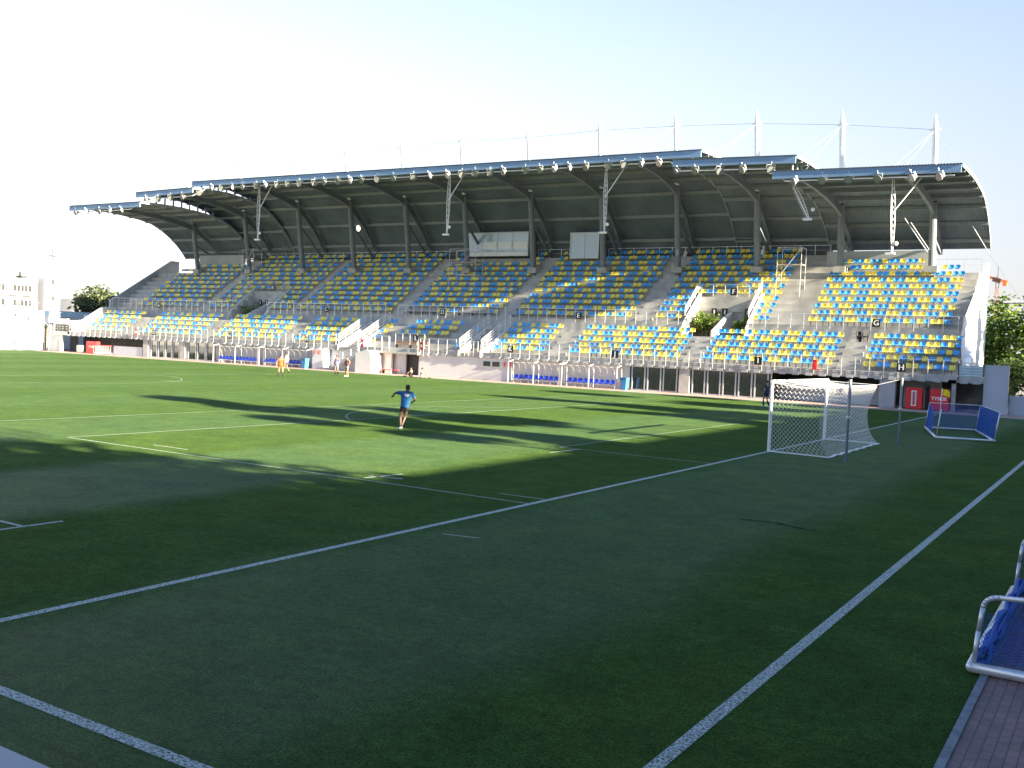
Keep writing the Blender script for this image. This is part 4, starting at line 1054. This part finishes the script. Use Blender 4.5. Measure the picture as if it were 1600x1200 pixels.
# the runner near the penalty area, seen from behind; facing is +y turned to the view
person((-12.3,-9.1,0), math.radians(38), 'person in a blue T-shirt and dark shorts seen from behind, running on the pitch',
    dict(pelvis=(.02,0,.93), waist=(.05,.02,1.09), chest=(.09,.03,1.30), neck=(.11,.05,1.47), head=(.12,.08,1.585), top=(.12,.08,1.70),
         sl=(-.11,.02,1.42), sr=(.29,.03,1.40), el=(-.35,.06,1.40), wl=(-.42,.24,1.30), er=(.42,-.02,1.19), wr=(.33,.18,1.08),
         hl=(-.08,0,.90), hr=(.12,0,.90), kl=(-.12,.10,.50), al=(-.10,.0,.12), tl=(-.18,.12,.06), kr=(.06,.14,.52), ar=(-.06,-.02,.16), tr=(-.10,.08,.05)),
    'skindark','shirtblue','black',None,'shirtwhite', print_=True, sleeve=.85)
person((-46.7,18.5,0), math.radians(215), 'person in an orange shirt and shorts with black socks standing by the far dugouts', dict(el=(-.33,.02,1.18), wl=(-.34,.10,.95), er=(.33,.02,1.18), wr=(.34,.10,.95), kl=(-.14,.04,.5), kr=(.14,.02,.5), al=(-.17,0,.09), ar=(.16,0,.09), tl=(-.2,.14,.03), tr=(.19,.14,.03)),
    'skin','orange','orange','black','black')
person((-53.2,25.6,0), math.radians(120), 'person in a white shirt with dark sleeves walking near the far blue bin', dict(kl=(-.11,.20,.52), al=(-.11,.25,.12), tl=(-.11,.40,.1), kr=(.11,-.02,.5), ar=(.11,-.25,.14), tr=(.11,-.14,.03), er=(.26,-.16,1.18), wr=(.26,.02,1.0), el=(-.26,.12,1.18), wl=(-.22,.32,1.15)),
    'skin','shirtwhite','navy',None,'black')
person((-48.3,26.8,0), math.radians(190), 'person in a violet and white shirt with light shorts standing by the white wall', dict(el=(-.3,.05,1.17), wl=(-.16,.26,1.12)), 'skin','shirtviolet','panelgrey','black','black')
person((-46.3,25.9,0), math.radians(170), 'person in a dark sleeveless top and white shorts by the white wall', dict(el=(-.36,-.02,1.24), wl=(-.3,.12,1.02), er=(.36,-.02,1.24), wr=(.3,.12,1.02), kl=(-.14,.05,.5), al=(-.16,0,.09)), 'skin','brown','shirtwhite',None,'shirtwhite', vest=True)
person((-9.45,25.4,0), math.radians(75), 'person in a navy shirt and dark socks walking behind the goal post', dict(kl=(-.11,.16,.52), al=(-.11,.12,.10), kr=(.11,.02,.5), ar=(.11,-.16,.12), tl=(-.11,.27,.03), tr=(.11,-.04,.03)), 'skin','navy','navy','navy','paleblue')
SIT = dict(pelvis=(0,0,.13), waist=(0,-.05,.27), chest=(0,-.06,.48), neck=(0,-.02,.66), head=(0,.02,.78), top=(0,.02,.90), sl=(-.19,-.03,.58), sr=(.19,-.03,.58), el=(-.28,.12,.42), er=(.28,.12,.42), wl=(-.16,.34,.42), wr=(.16,.34,.42),
    hl=(-.10,.04,.13), hr=(.10,.04,.13), kl=(-.15,.40,.45), kr=(.15,.40,.45), al=(-.13,.62,.09), ar=(.13,.62,.09), tl=(-.14,.76,.04), tr=(.14,.76,.04))
person((-44.9,33.0,0), math.radians(95), 'person in black sitting on the grass edge in front of the tunnel', SIT, 'skin','black','black',None,'black')
person((-43.7,33.1,0), math.radians(-60), 'person in a white shirt sitting on the grass edge by the tunnel', SIT, 'skin','shirtwhite','shirtwhite',None,'black')

# ------------------------------------------------------------------ trees and plants
def leafball(mb, rnd, lobes, n, size, mt):
    tot = sum(l[3]**2 for l in lobes)
    for (cx, cy, cz, rad, sq) in lobes:
        for _ in range(int(n*rad*rad/tot)):
            d = Vector((rnd.gauss(0,1), rnd.gauss(0,1), rnd.gauss(0,1))).normalized()*(rad*(rnd.random()**.45))*(1+.18*math.sin(7*rnd.random()))
            p = Vector((cx+d.x, cy+d.y, cz+d.z*sq)); s = size*rnd.uniform(.55,1.3)
            a = Vector((rnd.gauss(0,1), rnd.gauss(0,1), rnd.gauss(0,.6))).normalized(); b = a.cross(Vector((rnd.gauss(0,1), rnd.gauss(0,1), rnd.gauss(0,1)))).normalized()
            mb.add([p-a*s, p+b*s*.5, p+a*s, p-b*s*.5], [(0,1,2,3)], mt)
def tree(loc, h, rad, label, seed, n=2500, size=.3, mt='leaf', trunk=.25, base=.3, group=None, cat='tree', name='tree'):
    rnd = random.Random(seed); r = empty(name, loc, 0, label, cat, group)
    mb = MB(); mb.tube((0,0,-.2),(.1,0,h*.35),trunk,'trunk',9,trunk*.7); mb.tube((.1,0,h*.35),(0,.1,h*.8),trunk*.7,'trunk',7,trunk*.2)
    lobes = []
    for k in range(11):
        an = rnd.uniform(0,2*PI); q = rnd.uniform(.15,.75)*rad; z = h*rnd.uniform(base+.12,.86)
        sl_ = rad*rnd.uniform(.32,.55); z = min(z, h-sl_*.8)
        lobes.append((q*math.cos(an), q*math.sin(an), z, sl_, .8)); mb.tube((.05,.05,h*rnd.uniform(.25,.55)),(q*math.cos(an),q*math.sin(an),z),trunk*.3,'trunk',5,trunk*.08)
    lobes.append((0,0,h-rad*.4,rad*.42,.95))
    mb.build('trunk', r)
    mb = MB(); leafball(mb, rnd, lobes, n, size, mt); mb.build('crown', r)
    return r
def bush(loc, sx, sy, sz, label, seed, n=700, size=.12, mt='leafbright', group=None):
    rnd = random.Random(seed); r = empty('shrub', loc, 0, label, 'shrub', group)
    mb = MB(); lobes = [(rnd.uniform(-.6,.6)*sx, rnd.uniform(-.6,.6)*sy, rnd.uniform(.25,.75)*sz, .45*min(sx,sz), 1.0) for _ in range(9)]
    st = MB()
    for l in lobes: st.tube((l[0]*.3,l[1]*.3,0),(l[0],l[1],l[2]),.02,'trunk',5)
    st.build('stem', r); leafball(mb, rnd, lobes, n, size, mt); mb.build('foliage', r)
bush((-21.5,45.2,4.8),1.5,1.6,2.5,'bright green foliage for trees seen through the left part of the passage under block F',3,1500)  # leaves added in the recesses in place of trees beyond the openings
bush((-18.2,45.4,4.8),.9,1.4,2.5,'bright green foliage for trees seen through the right part of the passage under block F',4,800)
bush((-78.9,45.2,4.8),1.5,1.5,2.0,'bright green foliage for trees seen through the far passage under block B',5,900)
# far left
tree((-126,58.5,0),9.6,6.0,'round dark tree behind the far left end of the stand',21,5500,.34,'leafpale',base=.2)
tree((-119,58.0,0),8.8,5.0,'dark tree close against the far left end wall of the stand',22,4500,.34,'leafpale',base=.2)
tree((-140,92,0),12.5,5,'small tree far beyond the left end wall',23,1500,.4,'leafpale',base=.2)
# right background
for k, (x, y, h, rd, mt_, lab) in enumerate(((3.0,66,9.5,4.2,'leafbright','bright leafy tree just right of the stand end'),(8.5,78,12.5,5.5,'leafbright','taller bright tree behind the street lamp'),(-1.5,80,11.5,4.5,'leafbright','bright tree partly hidden by the right end wall'),(4.0,92,13.0,6.0,'leaf','dark tree behind the bright trees on the right'))):
    tree((x,y,-.3), h, rd, lab, 40+k, 4500, .3, mt_, base=.02)
bush((2.6,52,0),2.2,2.0,4.6,'dark green shrub at the foot of the right end wall',48,1600,.2,'leaf')
bush((5.2,56,0),2.2,2.0,3.4,'dark green shrub in front of the brown-roofed house',49,1500,.2,'leaf')
# trees and the block of flats behind the goal end: they shade the near half of the pitch
occ = [(-29.8,26,7.6,'dense tree between the tallest tree and the flats'),(-36,25,7.5,'dense tall tree at the corner of the flats'),(-31,25,8.5,'tallest broad tree beside the flats behind the near corner'),(-44,23,7.5,'broad tree left of the tallest tree behind the near corner'),(-9.3,20.8,3.0,'tall tree in front of the flats opposite the goal'),(-4.2,17.6,2.3,'slim tree right of the tall one opposite the goal'),
       (8.0,15.6,2.7,'slim tree in front of the flats past the goal'),(12.8,18.6,3.2,'rounded tree in front of the flats past the goal'),(22.8,19.2,3.3,'rounded tree near the far end of the flats'),(29.5,17.2,3.4,'bushy tree at the far end of the flats'),(37.5,15.9,4.0,'bushy tree on the corner past the flats'),(-12.4,17.0,2.5,'low slim tree at the middle of the flats'),(44.5,16.3,3.0,'small round tree beyond the corner of the flats'),(53.5,20.3,4.2,'last and tallest tree of the line beyond the flats'),(48.7,18.3,2.8,'middle one of three trees beyond the corner of the flats')]
for k, (y, h, rd, lab) in enumerate(occ):
    tree((30.5,y,0), h, rd, lab, 60+k, 5200 if h > 19 else 3000,   .38, 'leaf', .35, .72 if -6 < y < -2 else .22, 'trees in front of the flats')
r = empty('apartment_building',(42,-20,0),0,'plain cream block of flats with a flat roof behind the goal end','building')
mb = MB(); mb.box(-6,-65,0,6,58,13.35,'plaster'); mb.build('wall', r)
mb = MB(); mb.box(-6.06,-65.1,13.355,6.1,58.1,13.6,'concrete'); mb.build('roof', r)
proto = None
for fl in range(4):
    for k in range(24):
        y = -62+5*k
        if proto is None:
            m2 = MB(); m2.box(-6.05,-1,0,-6.003,1,1.5,'glassdark'); proto = m2.build('window', r); o = proto
            m3 = MB(); m3.box(-6.09,-1.1,-.08,-6.055,1.1,0,'white'); m3.box(-6.09,-.04,0,-6.055,.04,1.5,'white'); m3.build('frame', o)
        else: o = copy_tree(proto, r)
        o.location = (0, y, 1.2+3.2*fl)

# ------------------------------------------------------------------ background left and right
r = empty('office_building',(-190,75,0),0,'white flat-roofed building with rows of windows on the far left','building')
mb = MB(); mb.box(-12,-30,0,0,12.6,12.4,'whitewall'); mb.box(-12.1,-30,12.41,.15,12.7,12.75,'white'); mb.build('wall', r)
mb = MB(); mb.box(.003,-30,8.95,.35,12.6,9.2,'fargrey'); mb.build('ledge', r)
m1 = None
for z in (10.0,6.9,3.8):
    for y in (-22,-15.5,-9,-2.6,3.3,9.2):
        if m1 is None:
            m2 = MB(); m2.box(.003,-2.1,0,.05,2.1,1.35,'farwindow'); m1 = m2.build('window', r); o = m1
            m3 = MB()
            for k in range(6): m3.box(.052,-2.1+.84*k-.05,0,.12,-2.1+.84*k+.05,1.35,'white')
            m3.build('frame', m1)
        else: o = copy_tree(m1, r)
        o.location = (0,y,z)
r = empty('stair_tower',(-189,90.5,0),0,'narrow white tower with small windows and a tall mast','tower')
mb = MB(); mb.box(-3,-1.6,0,0,1.6,15.4,'whitewall'); mb.build('wall', r)
for z in (12.0,8.4,5.0):
    mb = MB(); mb.box(.003,-.3,z,.05,.5,z+1.1,'fargrey'); mb.build('window', r)
mb = MB(); mb.tube((-1,.4,15.4),(-1,.4,19.8),.09,'fargrey',6); mb.tube((-1,-.4,18.2),(-1,1.2,18.2),.12,'fargrey',6); mb.build('antenna', r)
r = empty('white_house',(-185,102,0),0,'low white house with a dark eave behind the tree','house')
mb = MB(); mb.box(-8,-7,0,0,4,9.2,'whitewall'); mb.build('wall', r)
mb = MB(); mb.box(-8.3,-3,9.21,.4,1.2,9.7,'fargrey'); mb.box(-3,-.5,9.71,-2.5,0,12,'fargrey'); mb.box(-3,1,9.71,-2.5,1.4,12,'fargrey'); mb.build('roof', r)
mb = MB(); mb.box(-1,0,0,1,1.2,.7,'fargrey'); mb.tube((-.5,.6,.7),(-.5,.6,1.6),.25,'fargrey',8)
o = mb.build('roof_vent', loc=(-193,85.2,12.76)); tag(o,'grey ventilation unit on the white office roof','vent')
r = empty('white_hoarding',(-107.5,26.2,0),0,'high white hoarding with faint grey markings at the far end of the pitch','hoarding')
mb = MB(); mb.box(-.15,-30,1.15,.1,10.6,5.0,'banner'); mb.build('panel', r)
mb = MB()
rn = random.Random(5)
for k in range(16):
    y = rn.uniform(5.4,9.6); z = rn.uniform(1.6,4.1); a = rn.uniform(-.5,.9); l = rn.uniform(.25,.7)
    mb.bar((.11+.002*k,y,z),(.11+.002*k,y+l*math.sin(a),z+l*math.cos(a)),.02,.14,'smudge')
mb.build('marking', r)
mb = MB()
for k in range(16): y = -29+2.6*k; mb.box(-.05,y-.08,0,.1,y+.08,1.15,'white')
mb.box(-.04,-30,1.02,.08,10.6,1.148,'white'); mb.build('post', r)
mb = MB(); mb.box(-.12,-30,.05,-.06,10.6,.85,'greywall'); mb.build('backing', r)
def lattice_mast(loc, h, lab, arms):
    mb = MB(); mb.tube((0,0,0),(0,0,h),.07,'polegrey',6)
    for a, b in arms: mb.tube(a, b, .06, 'polegrey', 5)
    o = mb.build('lamp_mast', loc=loc); tag(o, lab, 'mast', 'thin masts at the far end')
lattice_mast((-106.6,37.0,0),6.6,'dark mast with two raised arms beside the far hoarding',[((0,0,3.0),(0,-2.2,5.3)),((0,0,3.0),(0,1.6,5.0))])
lattice_mast((-105.5,34.6,0),6.0,'thin pale pole in front of the far hoarding',[((0,-1.2,5.9),(0,.3,5.95))])
lattice_mast((-106.9,33.0,0),7.2,'thin flag pole in front of the far hoarding',[((0,0,6.0),(.2,.5,5.2))])
lattice_mast((-150,88,0),15.6,'thin distant pole with a crossbar left of the stand',[((0,-1.4,14.4),(0,1,14.4))])
mb = MB(); mb.box(-6,-1.5,4.4,-2,6,5.2,'paleblue'); mb.box(-6,-1.5,0,-2.2,6,4.395,'whitewall')
o = mb.build('blue_roofed_kiosk', loc=(-110,42,0)); tag(o,'low white hut with a pale blue roof edge at the far left','hut')
mb = MB(); mb.box(0,0,0,.25,2.2,3.6,'smudge'); mb.box(.252,.3,.4,.3,1.0,3.0,'plank'); mb.box(.252,1.2,.6,.3,1.9,3.0,'darkwall')
o = mb.build('kiosk_door', loc=(-107.6,36.85,0)); tag(o,'small kiosk front with a yellow and a dark panel beside the hoarding','kiosk')
# right: houses, lamp, crane, floodlight tower
def house(loc, rz, w_, d, h, rh, lab, wallm='plaster'):
    r = empty('house', loc, rz, lab, 'house'); mb = MB(); mb.box(-w_/2,-d/2,0,w_/2,d/2,h,wallm); mb.build('wall', r)
    mb = MB(); mb.prism([(-d/2-.4,h+.003),(0,h+rh),(d/2+.4,h+.003)],-w_/2-.3,w_/2+.3,'rooftile'); rf = mb.build('roof', r)
    for x in (-w_/4, w_/5): m2 = MB(); m2.box(x-.3,-.3,h+rh-.9,x+.3,.3,h+rh+.7,'red'); m2.build('chimney', rf)
    m2 = MB(); m2.box(-.5,-d/2-.04,h*.4,.5,-d/2-.003,h*.75,'darkwall'); m2.build('window', r)
house((6.2,72,0),.2,5,6,4.8,1.5,'pale house with a dark roof and red chimneys behind the shrubs')
house((9.5,61,0),.5,6,7,3.4,3.0,'house with a steep dark brown roof at the right edge')
r = empty('street_lamp',(2.9,58,0),0,'grey street lamp with a long horizontal lamp arm at the right','street lamp')
mb = MB(); mb.tube((0,0,0),(0,0,8.9),.05,'galv',8,.04); mb.build('pole', r)
mb = MB(); mb.tube((-2.1,0,8.95),(.75,0,9.0),.13,'galv',10); mb.build('lamp_head', r)
r = empty('floodlight_tower',(2.8,150,0),0,'distant pale floodlight tower with a grid of lamps at the right edge','floodlight tower')
mb = MB(); mb.tube((0,0,0),(0,0,25),.16,'galv',6); mb.build('pole', r)
mb = MB()
for i in range(5):
    for j in range(6): mb.box(-2+.8*i-.28,-.2,19.5+1.0*j,-2+.8*i+.28,.1,20.1+1.0*j,'galv')
for i in range(5): mb.tube((-2+.8*i,0.15,19.2),(-2+.8*i,.15,25.5),.04,'galv',4)
mb.build('lamp_panel', r)
r = empty('tower_crane',(-14.3,190,0),0,'distant orange construction crane behind the right end of the stand','crane')
mb = MB()
for dx in (-.3,.3): 
    mb.tube((dx,0,0),(dx,0,21),.06,'craneorange',4)
    for k in range(11): mb.tube((dx,0,2*k),(-dx,0,2*k+2),.06,'craneorange',4)
mb.build('mast', r)
mb = MB(); mb.bar((-2.2,0,21.9),(1.9,0,20.7),.5,.5,'craneorange'); mb.box(1.0,-.4,19.9,1.8,.4,20.8,'craneorange'); mb.bar((-.9,0,21.3),(.6,0,20.9),.7,.9,'brown'); mb.tube((0,0,21),(0,0,24),.08,'polegrey',4); mb.build('jib', r)
# handrail of the photographer's terrace, bottom left corner
r = empty('terrace_railing',(9,-37.75,0),0,'pale grey flat handrail of the viewing terrace in the bottom left corner','railing')
mb = MB(); mb.box(-5,-.12,2.76,4.5,.11,2.85,'railgrey'); mb.build('top_rail', r)
for x in (-4.5,-2.5,-.9,3.4):
    mb = MB(); mb.tube((x,0,0),(x,0,2.757),.03,'galv',10); mb.build('post', r)
